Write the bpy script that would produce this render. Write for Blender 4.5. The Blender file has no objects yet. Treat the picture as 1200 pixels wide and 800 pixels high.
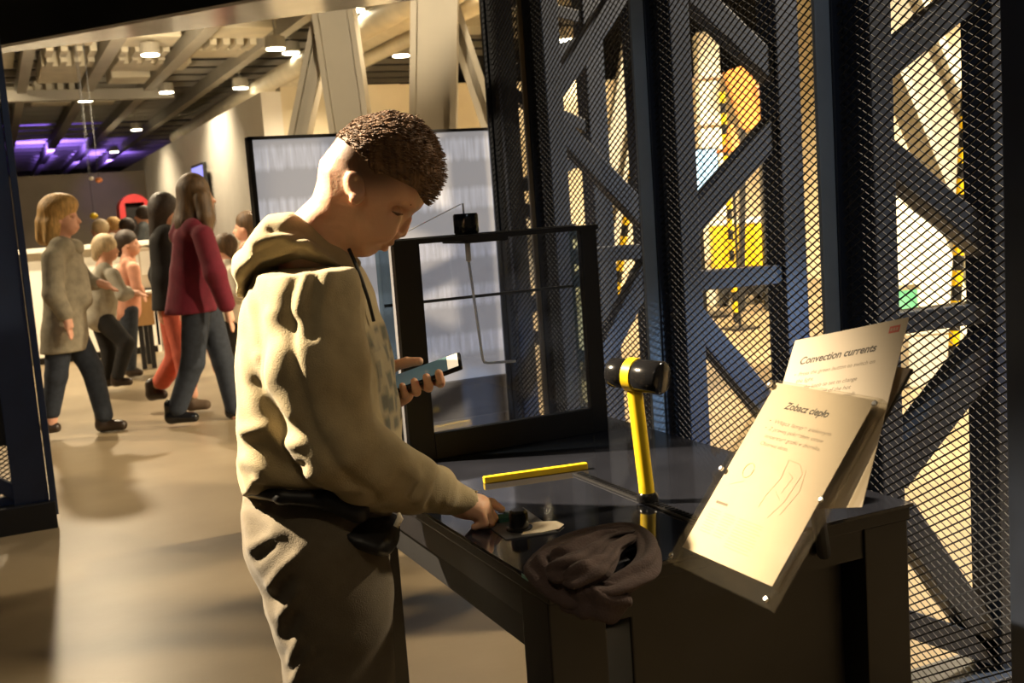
import bpy, bmesh, math, random
import numpy as np
from mathutils import Vector, Matrix
random.seed(7)
SC = bpy.context.scene
COL = SC.collection
# ------------------------------------------------------------------ camera
F = 1300.0; PITCH = math.radians(6.95); ROLL = math.radians(4.1); CAMH = 1.38; YAW = math.radians(24.5)
_s, _c = math.sin(YAW), math.cos(YAW)
HF = np.array([_s, _c, 0.0]); R0 = np.array([_c, -_s, 0.0]); UPV = np.array([0, 0, 1.0])
FW = HF * math.cos(PITCH) - UPV * math.sin(PITCH); U0 = HF * math.sin(PITCH) + UPV * math.cos(PITCH)
CR = math.cos(ROLL) * R0 - math.sin(ROLL) * U0; CU = math.cos(ROLL) * U0 + math.sin(ROLL) * R0
CP = np.array([0, 0, CAMH])
cam_d = bpy.data.cameras.new('camera'); cam = bpy.data.objects.new('camera', cam_d); COL.objects.link(cam)
cam_d.sensor_width = 36.0; cam_d.lens = F / 1200 * 36.0; cam_d.clip_start = 0.05; cam_d.clip_end = 200
cam.matrix_world = Matrix(((CR[0], CU[0], -FW[0], 0), (CR[1], CU[1], -FW[1], 0), (CR[2], CU[2], -FW[2], CAMH), (0, 0, 0, 1)))
cam_d.dof.use_dof = True; cam_d.dof.focus_distance = 2.2; cam_d.dof.aperture_fstop = 8.0
SC.camera = cam
# ------------------------------------------------------------------ world, lights, exposure
w = bpy.data.worlds.new('world'); SC.world = w; w.use_nodes = True
w.node_tree.nodes['Background'].inputs[0].default_value = (1.0, 0.80, 0.55, 1)
w.node_tree.nodes['Background'].inputs[1].default_value = 0.05
SC.view_settings.view_transform = 'Standard'; SC.view_settings.look = 'None'
SC.view_settings.gamma = 1.0; SC.view_settings.use_curve_mapping = False
SC.view_settings.exposure = 0.0


def spot(name, loc, target, power, color, angle=60, blend=0.5, radius=0.05):
    l = bpy.data.lights.new(name, 'SPOT'); l.energy = power; l.color = color
    l.spot_size = math.radians(angle); l.spot_blend = blend; l.shadow_soft_size = radius
    o = bpy.data.objects.new(name, l); COL.objects.link(o); o.location = loc
    o.rotation_euler = (Vector(target) - Vector(loc)).to_track_quat('-Z', 'Y').to_euler()
    return o


WARM = (1.0, 0.80, 0.54); WARM2 = (1.0, 0.80, 0.53)
spot('key_spotlight', (-1.46, 3.54, 3.35), (0.36, 2.19, 1.36), 4400, WARM, 21, 0.65, 0.04)
spot('table_spotlight', (-0.45, 0.15, 3.2), (1.0, 1.35, 0.9), 48, WARM, 36, 0.7, 0.05)
spot('cage_fill', (-0.9, 2.6, 3.6), (-0.1, 5.7, 1.0), 70, (0.75, 0.85, 1.0), 40, 0.7, 0.05)  # added cool fill without a fixture, lights the cage post
spot('cool_exhibit_spotlight', (3.3, 1.2, 1.3), (2.25, 3.1, 0.55), 200, (0.42, 0.66, 1.0), 32, 0.7, 0.1)
spot('column_fill', (2.2, 6.4, 3.6), (3.4, 10.5, 3.3), 330, WARM2, 60, 0.6, 0.1)  # added fill in front of the raking columns, no fixture
spot('fence_fill', (0.5, -1.4, 3.9), (2.05, 2.6, 1.1), 95, (0.75, 0.86, 1.0), 26, 0.6, 0.06)  # added fill behind the camera for fence trims and girders


# ------------------------------------------------------------------ pixel helpers (1200 x 800 frame)
def ray(px, py): return FW + CR * (px - 600) / F - CU * (py - 400) / F
def onpl(px, py, p, n):
    d = ray(px, py); n = np.array(n, float)
    return CP + d * (np.dot(np.array(p, float) - CP, n) / np.dot(d, n))
def onz(px, py, z): return onpl(px, py, (0, 0, z), (0, 0, 1))
def onx(px, py, x): return onpl(px, py, (x, 0, 0), (1, 0, 0))
def ony(px, py, y): return onpl(px, py, (0, y, 0), (0, 1, 0))
def ond(px, py, d): return onpl(px, py, HF * d, HF)


# ------------------------------------------------------------------ materials
def mat(name, col, rough=0.6, metal=0.0, var=0.12, scale=12.0, bump=0.0, bscale=None, emit=None, estr=0.0, spec=0.5, sheen=0.0, sss=0.0, stretch=None, col2=None):
    m = bpy.data.materials.new(name); m.use_nodes = True
    nt = m.node_tree; b = nt.nodes['Principled BSDF']
    b.inputs['Roughness'].default_value = rough; b.inputs['Metallic'].default_value = metal
    b.inputs['Specular IOR Level'].default_value = spec
    if sheen: b.inputs['Sheen Weight'].default_value = sheen
    if sss:
        b.inputs['Subsurface Weight'].default_value = sss
        b.inputs['Subsurface Radius'].default_value = (0.02, 0.006, 0.003); b.inputs['Subsurface Scale'].default_value = 0.6
    tc = nt.nodes.new('ShaderNodeTexCoord'); mp = nt.nodes.new('ShaderNodeMapping')
    nt.links.new(tc.outputs['Object'], mp.inputs[0])
    if stretch: mp.inputs['Scale'].default_value = stretch
    n = nt.nodes.new('ShaderNodeTexNoise'); n.inputs['Scale'].default_value = scale; n.inputs['Detail'].default_value = 5
    nt.links.new(mp.outputs[0], n.inputs['Vector'])
    rp = nt.nodes.new('ShaderNodeValToRGB'); rp.color_ramp.elements[0].position = 0.3; rp.color_ramp.elements[1].position = 0.7
    c2 = col2 if col2 else tuple(min(1, x * (1 + var)) for x in col)
    c1 = col if col2 else tuple(x * (1 - var) for x in col)
    rp.color_ramp.elements[0].color = (*c1, 1); rp.color_ramp.elements[1].color = (*c2, 1)
    nt.links.new(n.outputs['Fac'], rp.inputs[0]); nt.links.new(rp.outputs[0], b.inputs['Base Color'])
    if emit:
        b.inputs['Emission Color'].default_value = (*emit, 1); b.inputs['Emission Strength'].default_value = estr
    if bump:
        n2 = nt.nodes.new('ShaderNodeTexNoise'); n2.inputs['Scale'].default_value = bscale or scale * 4; n2.inputs['Detail'].default_value = 4
        nt.links.new(mp.outputs[0], n2.inputs['Vector'])
        bp = nt.nodes.new('ShaderNodeBump'); bp.inputs['Strength'].default_value = bump; bp.inputs['Distance'].default_value = 0.01
        nt.links.new(n2.outputs['Fac'], bp.inputs['Height']); nt.links.new(bp.outputs[0], b.inputs['Normal'])
    return m


def glass_mat(name, tint=(0.9, 0.95, 0.97), gloss=0.08, rough=0.03, dirt=0.0):
    m = bpy.data.materials.new(name); m.use_nodes = True; nt = m.node_tree
    for x in list(nt.nodes):
        if x.type != 'OUTPUT_MATERIAL': nt.nodes.remove(x)
    out = nt.nodes['Material Output']
    t = nt.nodes.new('ShaderNodeBsdfTransparent'); t.inputs[0].default_value = (*tint, 1)
    g = nt.nodes.new('ShaderNodeBsdfGlossy'); g.inputs['Roughness'].default_value = rough
    fr = nt.nodes.new('ShaderNodeFresnel')
    ge = nt.nodes.new('ShaderNodeNewGeometry'); io = nt.nodes.new('ShaderNodeMapRange')      # same pane reflectance from either face
    io.inputs[3].default_value = 1.45; io.inputs[4].default_value = 1 / 1.45
    nt.links.new(ge.outputs['Backfacing'], io.inputs[0]); nt.links.new(io.outputs[0], fr.inputs[0])
    ad = nt.nodes.new('ShaderNodeMath'); ad.operation = 'ADD'; ad.inputs[1].default_value = gloss - 0.04; ad.use_clamp = True
    nt.links.new(fr.outputs[0], ad.inputs[0])
    mx = nt.nodes.new('ShaderNodeMixShader'); nt.links.new(ad.outputs[0], mx.inputs[0])
    nt.links.new(t.outputs[0], mx.inputs[1]); nt.links.new(g.outputs[0], mx.inputs[2])
    last = mx
    if dirt:
        d = nt.nodes.new('ShaderNodeBsdfDiffuse'); d.inputs[0].default_value = (0.75, 0.78, 0.85, 1)
        tc = nt.nodes.new('ShaderNodeTexCoord'); n = nt.nodes.new('ShaderNodeTexNoise'); n.inputs['Scale'].default_value = 9; n.inputs['Detail'].default_value = 6
        nt.links.new(tc.outputs['Object'], n.inputs['Vector'])
        mr = nt.nodes.new('ShaderNodeMapRange'); mr.inputs[1].default_value = 0.45; mr.inputs[2].default_value = 0.8; mr.inputs[4].default_value = dirt
        nt.links.new(n.outputs['Fac'], mr.inputs[0])
        m2 = nt.nodes.new('ShaderNodeMixShader'); nt.links.new(mr.outputs[0], m2.inputs[0])
        nt.links.new(mx.outputs[0], m2.inputs[1]); nt.links.new(d.outputs[0], m2.inputs[2]); last = m2
    nt.links.new(last.outputs[0], out.inputs[0])
    return m


M = {}
M['blue_steel'] = mat('blue_painted_steel', (0.018, 0.031, 0.068), 0.42, 0.0, 0.15, 6)
M['dark_frame'] = mat('black_blue_powder_coat', (0.010, 0.014, 0.024), 0.42, 0.0, 0.2, 8)
M['frame_edge'] = mat('grey_blue_aluminium_trim', (0.20, 0.24, 0.28), 0.45, 0.0, 0.1, 8)
M['brown_trim'] = mat('bronze_anodised_trim', (0.15, 0.115, 0.07), 0.45, 0.0, 0.1, 8)
M['mesh'] = mat('dark_expanded_metal', (0.007, 0.009, 0.014), 0.75, 0.0, 0.2, 30)
M['black'] = mat('black_matt', (0.006, 0.006, 0.007), 0.5, 0, 0.2, 10)
M['black_gloss'] = mat('black_gloss_plastic', (0.008, 0.008, 0.009), 0.15, 0, 0.1, 10)
M['table_black'] = mat('table_black_lacquer', (0.009, 0.009, 0.011), 0.32, 0, 0.25, 9)
M['table_glass'] = mat('dark_back_painted_glass', (0.012, 0.013, 0.018), 0.07, 0, 0.25, 5, spec=0.6)
M['glass_edge'] = mat('green_glass_edge', (0.25, 0.48, 0.42), 0.2, 0, 0.2, 40)
M['yellow'] = mat('yellow_paint', (0.68, 0.47, 0.012), 0.35, 0, 0.06, 20)
M['steel'] = mat('brushed_steel', (0.62, 0.62, 0.62), 0.25, 1.0, 0.08, 30)
M['rod'] = mat('bright_satin_rod', (0.80, 0.80, 0.82), 0.3, 0.15, 0.05, 30)
M['cream'] = mat('cream_matt', (0.85, 0.76, 0.60), 0.6, 0, 0.04, 20)
M['paper'] = mat('cream_paper', (0.52, 0.44, 0.33), 0.7, 0, 0.015, 5)
M['ink'] = mat('dark_ink', (0.06, 0.055, 0.05), 0.8, 0, 0.1, 5)
M['ink_grey'] = mat('grey_ink', (0.17, 0.14, 0.11), 0.8, 0, 0.1, 5)
M['ink_pale'] = mat('pale_pink_ink', (0.43, 0.335, 0.24), 0.8, 0, 0.1, 5)
M['ink_yellow'] = mat('pale_yellow_ink', (0.47, 0.37, 0.17), 0.8, 0, 0.1, 5)
M['ink_red'] = mat('brick_red_ink', (0.50, 0.13, 0.10), 0.8, 0, 0.1, 5)
M['card'] = mat('grey_brown_card', (0.36, 0.31, 0.25), 0.8, 0, 0.1, 20)
M['acrylic'] = glass_mat('clear_acrylic', (0.97, 0.96, 0.93), 0.07, 0.08)
M['tank_glass'] = glass_mat('tank_glass', (0.95, 0.96, 0.985), 0.06, 0.02, dirt=0.07)
M['tank_side'] = glass_mat('green_side_glass', (0.66, 0.74, 0.75), 0.12, 0.08)
M['scarf'] = mat('brown_knit', (0.062, 0.040, 0.036), 0.95, 0, 0.15, 60, 0.3, 300, sheen=0.05)
M['hoodie'] = mat('khaki_grey_sweat_fabric', (0.35, 0.285, 0.165), 0.95, 0, 0.08, 40, 0.25, 420, sheen=0.1)
M['trousers'] = mat('grey_brown_jogger_fabric', (0.125, 0.102, 0.068), 0.95, 0, 0.08, 40, 0.25, 420, sheen=0.1)
M['skin'] = mat('skin', (0.66, 0.40, 0.26), 0.55, 0, 0.05, 18, 0.08, 200, sss=0.3)
M['skin_boy'] = mat('boy_skin', (0.64, 0.37, 0.235), 0.55, 0, 0.05, 18, 0.08, 200, sss=0.3)
M['hair_brown'] = mat('brown_hair', (0.15, 0.075, 0.03), 0.6, 0, 0.5, 120, 0.5, 200, stretch=(1, 1, 0.15))
M['concrete'] = mat('polished_concrete_floor', (0.17, 0.128, 0.074), 0.36, 0, 0.2, 1.3, 0.03, 40, col2=(0.27, 0.21, 0.13))
M['white_wall'] = mat('white_plaster', (0.80, 0.77, 0.70), 0.9, 0, 0.03, 3)
M['cream_wall'] = mat('cream_plaster', (0.72, 0.64, 0.47), 0.9, 0, 0.05, 2)
M['taupe_wall'] = mat('taupe_panel', (0.21, 0.175, 0.135), 0.8, 0, 0.1, 2)
M['dark_ceiling'] = mat('dark_grey_deck', (0.055, 0.05, 0.045), 0.8, 0, 0.2, 2)
M['beam_grey'] = mat('warm_grey_steel_paint', (0.45, 0.42, 0.35), 0.6, 0, 0.06, 2)
M['duct'] = mat('galvanised_cream_duct', (0.80, 0.73, 0.56), 0.5, 0.1, 0.1, 3)
M['lamp'] = mat('lamp_glow', (1, 0.95, 0.8), 0.5, emit=(1.0, 0.88, 0.62), estr=30)
M['soffit'] = mat('polished_grey_soffit', (0.50, 0.54, 0.62), 0.14, 0.4, 0.1, 3)


# ------------------------------------------------------------------ mesh helpers
def link(name, me, m=None, parent=None, loc=None):
    o = bpy.data.objects.new(name, me); COL.objects.link(o)
    if m is not None and me is not None:
        me.materials.clear(); me.materials.append(M[m] if isinstance(m, str) else m)
    if parent is not None: o.parent = parent
    if loc is not None: o.location = loc
    return o


def thing(name, label, cat, loc=(0, 0, 0), rotz=0.0, group=None):
    o = bpy.data.objects.new(name, None); COL.objects.link(o); o.empty_display_size = 0.1
    o.location = loc; o.rotation_euler = (0, 0, rotz); return tag(o, label, cat, group)


def tag(o, label, cat, group=None):
    o['label'] = label; o['category'] = cat
    if group: o['group'] = group
    return o


def structure(o, label=None, cat=None):
    o['kind'] = 'structure'
    if label: o['label'] = label
    if cat: o['category'] = cat
    return o


class MB:
    def __init__(s): s.v = []; s.f = []
    def add(s, vs, fs):
        n = len(s.v); s.v += [tuple(map(float, v)) for v in vs]; s.f += [tuple(i + n for i in f) for f in fs]; return s
    def box(s, a, b):
        x0, y0, z0 = a; x1, y1, z1 = b
        return s.add([(x0, y0, z0), (x1, y0, z0), (x1, y1, z0), (x0, y1, z0), (x0, y0, z1), (x1, y0, z1), (x1, y1, z1), (x0, y1, z1)],
                     [(0, 3, 2, 1), (4, 5, 6, 7), (0, 1, 5, 4), (1, 2, 6, 5), (2, 3, 7, 6), (3, 0, 4, 7)])
    def bar(s, p, q, wd, th, up=(0, 0, 1)):
        # rectangular bar from p to q; wd across (perp. to up), th along 'up'
        p = np.array(p, float); q = np.array(q, float); d = q - p; d /= np.linalg.norm(d)
        up = np.array(up, float); a = np.cross(d, up)
        if np.linalg.norm(a) < 1e-6: a = np.cross(d, np.array([1.0, 0, 0]))
        a /= np.linalg.norm(a); b = np.cross(a, d)
        vs = []
        for c in (p, q):
            for sa, sb in ((-1, -1), (1, -1), (1, 1), (-1, 1)): vs.append(c + a * sa * wd / 2 + b * sb * th / 2)
        return s.add(vs, [(0, 1, 2, 3), (7, 6, 5, 4), (0, 4, 5, 1), (1, 5, 6, 2), (2, 6, 7, 3), (3, 7, 4, 0)])
    def tube(s, pts, r, n=10, cap=True):
        pts = [np.array(p, float) for p in pts]; rs = r if hasattr(r, '__len__') else [r] * len(pts)
        vs = []; prev = None
        for i, p in enumerate(pts):
            d = pts[min(i + 1, len(pts) - 1)] - pts[max(i - 1, 0)]; d = d / (np.linalg.norm(d) + 1e-12)
            if prev is None:
                a = np.cross(d, (0, 0, 1.0))
                if np.linalg.norm(a) < 1e-3: a = np.cross(d, (1.0, 0, 0))
            else: a = prev - d * np.dot(prev, d)
            a = a / np.linalg.norm(a); prev = a; b = np.cross(d, a)
            for k in range(n):
                t = 2 * math.pi * k / n; vs.append(p + (a * math.cos(t) + b * math.sin(t)) * rs[i])
        fs = []
        for i in range(len(pts) - 1):
            for k in range(n):
                fs.append((i * n + k, i * n + (k + 1) % n, (i + 1) * n + (k + 1) % n, (i + 1) * n + k))
        if cap:
            fs.append(tuple(range(n))[::-1]); L = (len(pts) - 1) * n; fs.append(tuple(L + k for k in range(n)))
        return s.add(vs, fs)
    def prism(s, poly, z0, z1):
        n = len(poly); vs = [(x, y, z0) for x, y in poly] + [(x, y, z1) for x, y in poly]
        fs = [tuple(range(n))[::-1], tuple(range(n, 2 * n))] + [(i, (i + 1) % n, n + (i + 1) % n, n + i) for i in range(n)]
        return s.add(vs, fs)
    def mesh(s, name, bevel=0.0, smooth=False):
        me = bpy.data.meshes.new(name); me.from_pydata(s.v, [], s.f); me.update()
        bm = bmesh.new(); bm.from_mesh(me)
        bmesh.ops.recalc_face_normals(bm, faces=bm.faces)
        if bevel:
            bmesh.ops.bevel(bm, geom=list(bm.edges), offset=bevel, segments=2, affect='EDGES', profile=0.6)
        bm.to_mesh(me); bm.free()
        if smooth:
            me.polygons.foreach_set('use_smooth', [True] * len(me.polygons))
        return me
    def obj(s, name, m, parent=None, bevel=0.0, smooth=False, loc=None):
        return link(name, s.mesh(name, bevel, smooth), m, parent, loc)


def smooth_by_angle(me, ang=40):
    me.polygons.foreach_set('use_smooth', [True] * len(me.polygons))
    try: me.set_sharp_from_angle(angle=math.radians(ang))
    except Exception: pass


def boxobj(name, a, b, m, parent=None, bevel=0.0): return MB().box(a, b).obj(name, m, parent, bevel)


# ------------------------------------------------------------------ signed-distance modelling
class SDF:
    """implicit solid on a grid, polygonised with surface nets"""
    def __init__(s, lo, hi, vox):
        s.lo = np.array(lo, float); s.vox = vox
        s.n = np.ceil((np.array(hi, float) - s.lo) / vox).astype(int) + 1
        s.D = np.full(tuple(s.n), 0.1, np.float32)
        s.ax = [s.lo[i] + np.arange(s.n[i]) * vox for i in range(3)]
    def sub(s, lo, hi):
        i0 = np.clip(np.floor((np.array(lo) - s.lo) / s.vox).astype(int), 0, s.n - 1)
        i1 = np.clip(np.ceil((np.array(hi) - s.lo) / s.vox).astype(int) + 1, 1, s.n)
        sl = tuple(slice(a, b) for a, b in zip(i0, i1))
        X = s.ax[0][sl[0]][:, None, None]; Y = s.ax[1][sl[1]][None, :, None]; Z = s.ax[2][sl[2]][None, None, :]
        return sl, X, Y, Z
    def merge(s, sl, d, k, op='u'):
        a = s.D[sl]; d = d.astype(np.float32)
        if op == 'u':
            if k > 0:
                h = np.clip(0.5 + 0.5 * (a - d) / k, 0, 1); s.D[sl] = a * (1 - h) + d * h - k * h * (1 - h)
            else: s.D[sl] = np.minimum(a, d)
        else:
            if k > 0:
                h = np.clip(0.5 - 0.5 * (a + d) / k, 0, 1); s.D[sl] = a * (1 - h) - d * h + k * h * (1 - h)
            else: s.D[sl] = np.maximum(a, -d)
    def cap(s, a, b, ra, rb=None, k=0.01, op='u', flat=None):
        """tapered capsule; flat=(axis vector, factor) squashes it along that axis"""
        rb = ra if rb is None else rb
        a = np.array(a, float); b = np.array(b, float); m = max(ra, rb) * (max(1, flat[1]) if flat else 1) + k + 2 * s.vox
        sl, X, Y, Z = s.sub(np.minimum(a, b) - m, np.maximum(a, b) + m)
        ab = b - a; L = float(ab @ ab) + 1e-12
        px, py, pz = X - a[0], Y - a[1], Z - a[2]
        t = np.clip((px * ab[0] + py * ab[1] + pz * ab[2]) / L, 0, 1)
        qx, qy, qz = px - t * ab[0], py - t * ab[1], pz - t * ab[2]
        if flat:
            e = np.array(flat[0], float); e /= np.linalg.norm(e); g = 1 / flat[1] - 1
            dp = qx * e[0] + qy * e[1] + qz * e[2]
            qx, qy, qz = qx + g * dp * e[0], qy + g * dp * e[1], qz + g * dp * e[2]
        d = np.sqrt(qx * qx + qy * qy + qz * qz) - (ra + (rb - ra) * t)
        s.merge(sl, d, k, op); return s
    def chain(s, pts, rs, k=0.01, op='u', flat=None):
        for i in range(len(pts) - 1): s.cap(pts[i], pts[i + 1], rs[i], rs[i + 1], k, op, flat)
        return s
    def ell(s, c, r, rot=None, k=0.01, op='u'):
        c = np.array(c, float); r = np.array(r, float); m = r.max() + k + 2 * s.vox
        sl, X, Y, Z = s.sub(c - m, c + m)
        q = [X - c[0], Y - c[1], Z - c[2]]
        Rm = np.eye(3) if rot is None else np.array(rot, float)     # rows = local axes
        l = [(Rm[i][0] * q[0] + Rm[i][1] * q[1] + Rm[i][2] * q[2]) / r[i] for i in range(3)]
        d = (np.sqrt(l[0] ** 2 + l[1] ** 2 + l[2] ** 2) - 1) * r.min()
        s.merge(sl, d, k, op); return s
    def inflate(s, poly, yc, W, R, k=0.01, op='u'):
        """outline in the x-z plane swollen to half width W (number or f(x,z)) with edge roundness R; yc number or f(x,z)"""
        P = np.array(poly, float); m = 0.05
        Wm = 0.35
        ycm = yc if not callable(yc) else 0.0
        sl, X, Y, Z = s.sub((P[:, 0].min() - m, ycm - Wm, P[:, 1].min() - m), (P[:, 0].max() + m, ycm + Wm, P[:, 1].max() + m))
        x = X[:, 0, 0][:, None]; z = Z[0, 0, :][None, :]
        best = np.full((x.shape[0], z.shape[1]), 1e9); ins = np.zeros(best.shape, bool)
        for i in range(len(P)):
            a, b = P[i], P[(i + 1) % len(P)]; e = b - a
            t = np.clip(((x - a[0]) * e[0] + (z - a[1]) * e[1]) / (e @ e + 1e-12), 0, 1)
            best = np.minimum(best, (x - a[0] - t * e[0]) ** 2 + (z - a[1] - t * e[1]) ** 2)
            cond = (a[1] > z) != (b[1] > z)
            xi = a[0] + (z - a[1]) / (e[1] if abs(e[1]) > 1e-12 else 1e-12) * e[0]
            ins ^= cond & (x < xi)
        sd = np.sqrt(best); sd = np.where(ins, sd, -sd)
        t = np.clip(1 - sd / R, 0, None)[:, None, :]
        Wv = W(x, z) if callable(W) else np.full(best.shape, W)
        yv = yc(x, z) if callable(yc) else np.full(best.shape, yc)
        Wv = np.broadcast_to(Wv, best.shape)[:, None, :]; yv = np.broadcast_to(yv, best.shape)[:, None, :]
        d = (np.sqrt(t * t + ((Y - yv) / Wv) ** 2) - 1) * R
        s.merge(sl, d, k, op); return s
    def cut_above(s, z, k=0.0):
        sl, X, Y, Z = s.sub(s.lo, s.lo + s.n * s.vox); s.D = np.maximum(s.D, (Z - z).astype(np.float32)); return s
    def cut_plane(s, p, n):
        """remove the side the normal points to"""
        sl, X, Y, Z = s.sub(s.lo, s.lo + s.n * s.vox)
        d = (X - p[0]) * n[0] + (Y - p[1]) * n[1] + (Z - p[2]) * n[2]
        s.D = np.maximum(s.D, d.astype(np.float32)); return s
    def mask(s, poly):
        """keep only what lies inside the outline (x-z plane, any y)"""
        P = np.array(poly, float); x = s.ax[0][:, None]; z = s.ax[2][None, :]
        best = np.full((len(s.ax[0]), len(s.ax[2])), 1e9); ins = np.zeros(best.shape, bool)
        for i in range(len(P)):
            a, b = P[i], P[(i + 1) % len(P)]; e = b - a
            t = np.clip(((x - a[0]) * e[0] + (z - a[1]) * e[1]) / (e @ e + 1e-12), 0, 1)
            best = np.minimum(best, (x - a[0] - t * e[0]) ** 2 + (z - a[1] - t * e[1]) ** 2)
            ins ^= ((a[1] > z) != (b[1] > z)) & (x < a[0] + (z - a[1]) / (e[1] if abs(e[1]) > 1e-12 else 1e-12) * e[0])
        sd = np.sqrt(best); s.D = np.maximum(s.D, np.where(ins, -sd, sd)[:, None, :].astype(np.float32)); return s
    def arrays(s):
        D = s.D.copy()
        for ax in range(3):
            idx = [slice(None)] * 3
            for e in (0, -1):
                idx[ax] = e; D[tuple(idx)] = np.maximum(D[tuple(idx)], 0.01)
        I = D < 0; nx, ny, nz = D.shape
        corners = [(i, j, k) for i in (0, 1) for j in (0, 1) for k in (0, 1)]
        cs = lambda c: (slice(c[0], nx - 1 + c[0]), slice(c[1], ny - 1 + c[1]), slice(c[2], nz - 1 + c[2]))
        cnt = np.zeros((nx - 1, ny - 1, nz - 1), np.int8)
        for c in corners: cnt += I[cs(c)]
        act = (cnt > 0) & (cnt < 8); ci = np.argwhere(act)
        if len(ci) == 0: return np.zeros((0, 3)), np.zeros((0, 4), int)
        idm = np.full(act.shape, -1, np.int64); idm[act] = np.arange(len(ci))
        val = {c: D[ci[:, 0] + c[0], ci[:, 1] + c[1], ci[:, 2] + c[2]].astype(float) for c in corners}
        acc = np.zeros((len(ci), 3)); wsum = np.zeros(len(ci))
        for a in corners:
            for ax in range(3):
                if a[ax] == 0:
                    b = list(a); b[ax] = 1; b = tuple(b)
                    va, vb = val[a], val[b]; cr = (va < 0) != (vb < 0)
                    t = np.where(cr, va / np.where(cr, va - vb, 1), 0)
                    p = np.array(a, float)[None, :].repeat(len(ci), 0); p[:, ax] += t
                    acc += p * cr[:, None]; wsum += cr
        V = s.lo + (ci + acc / wsum[:, None]) * s.vox
        quads = []
        for ax in range(3):
            o1, o2 = [(1, 2), (2, 0), (0, 1)][ax]
            sa = [slice(None)] * 3; sb = [slice(None)] * 3; sa[ax] = slice(0, -1); sb[ax] = slice(1, None)
            for q in (o1, o2): sa[q] = slice(1, -1); sb[q] = slice(1, -1)
            A = I[tuple(sa)]; B = I[tuple(sb)]
            e = np.argwhere(A != B)
            if len(e) == 0: continue
            pos = e.copy(); pos[:, o1] += 1; pos[:, o2] += 1
            def cell(d1, d2):
                q = pos.copy(); q[:, o1] -= d1; q[:, o2] -= d2; return idm[q[:, 0], q[:, 1], q[:, 2]]
            Q = np.stack([cell(0, 0), cell(1, 0), cell(1, 1), cell(0, 1)], 1)
            flip = ~A[e[:, 0], e[:, 1], e[:, 2]]
            Q[flip] = Q[flip][:, ::-1]
            quads.append(Q)
        return V, np.concatenate(quads)


def mesh_from(name, parts, smooth_it=2, disp=None):
    """join (V,Q) pairs into one smooth mesh"""
    Vs, Qs, n = [], [], 0
    for V, Q in parts:
        Vs.append(V); Qs.append(Q + n); n += len(V)
    V = np.concatenate(Vs); Q = np.concatenate(Qs)
    Q = Q[(Q >= 0).all(1)]
    for _ in range(smooth_it):
        acc = np.zeros_like(V); c = np.zeros(len(V))
        for a in range(4):
            i, j = Q[:, a], Q[:, (a + 1) % 4]
            for d in range(3):
                acc[:, d] += np.bincount(i, V[j, d], len(V)) + np.bincount(j, V[i, d], len(V))
            c += np.bincount(i, minlength=len(V)) + np.bincount(j, minlength=len(V))
        V = V * 0.5 + 0.5 * acc / np.maximum(c, 1)[:, None]
    if disp is not None:
        fn = np.cross(V[Q[:, 2]] - V[Q[:, 0]], V[Q[:, 3]] - V[Q[:, 1]])
        N = np.zeros_like(V)
        for a in range(4):
            for d in range(3): N[:, d] += np.bincount(Q[:, a], fn[:, d], len(V))
        N /= np.linalg.norm(N, axis=1)[:, None] + 1e-12
        V = disp(V, N)
    me = bpy.data.meshes.new(name)
    me.vertices.add(len(V)); me.vertices.foreach_set('co', V.astype(np.float32).ravel())
    me.loops.add(len(Q) * 4); me.loops.foreach_set('vertex_index', Q.astype(np.int32).ravel())
    me.polygons.add(len(Q)); me.polygons.foreach_set('loop_start', np.arange(0, len(Q) * 4, 4, dtype=np.int32))
    me.polygons.foreach_set('use_smooth', np.ones(len(Q), bool))
    me.update(calc_edges=True); me.validate()
    return me


def text_mesh(name, body, size, shear=0.0, align='LEFT', bold=0.0):
    cu = bpy.data.curves.new(name, 'FONT'); cu.body = body; cu.size = size; cu.shear = shear; cu.align_x = align; cu.offset = bold
    o = bpy.data.objects.new(name, cu); COL.objects.link(o)
    dg = bpy.context.evaluated_depsgraph_get(); dg.update()
    me = bpy.data.meshes.new_from_object(o.evaluated_get(dg))
    bpy.data.objects.remove(o); bpy.data.curves.remove(cu)
    return me
# ================================================================== THE SETTING
fl = structure(boxobj('floor', (-14, -4, -0.2), (24, 62, 0), 'concrete'), 'polished brown concrete floor of the exhibition hall', 'floor')
# white side wall of the hall and the walls behind it
structure(boxobj('wall_right', (3.2, 14.0, 0), (3.45, 60, 3.0), 'white_wall'), 'white plastered side wall of the far hall', 'wall')
structure(boxobj('wall_recess', (3.45, 14.0, 0), (11.0, 14.25, 3.06), 'cream_wall'), 'cream wall behind the raking columns', 'wall')
structure(boxobj('wall_back', (-9, 26.0, 0), (3.2, 26.3, 2.74), 'taupe_wall'), 'taupe far wall of the hall under a violet glow', 'wall')
structure(boxobj('wall_exhibit', (11.0, -3, 0), (11.3, 14.0, 4.6), 'cream_wall'), 'cream wall far behind the mesh fence', 'wall')
structure(boxobj('wall_end', (-14, 60.0, 0), (24, 60.3, 4.75), 'taupe_wall'), 'dim end wall of the hall above the taupe wall', 'wall')
ceil = structure(boxobj('ceiling', (-14, -4, 4.75), (24, 62, 4.95), 'dark_ceiling'), 'dark open ceiling with beams and ducts', 'ceiling')
for xb, wd in ((0.75, 0.16), (1.85, 0.20), (2.95, 0.20), (4.05, 0.16), (-0.5, 0.16), (-1.9, 0.16)):
    boxobj('ceiling_beam', (xb - wd / 2, 8, 4.0), (xb + wd / 2, 59, 4.22), 'beam_grey', ceil)
for i in range(36):
    y = 9.0 + i * 1.0 + max(0, i - 22) * 0.6
    boxobj('purlin', (-8, y, 4.3), (9, y + 0.09, 4.4), 'beam_grey', ceil)
boxobj('cross_beam', (-8, 22.0, 3.86), (3.4, 22.25, 4.05), 'beam_grey', ceil)
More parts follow.
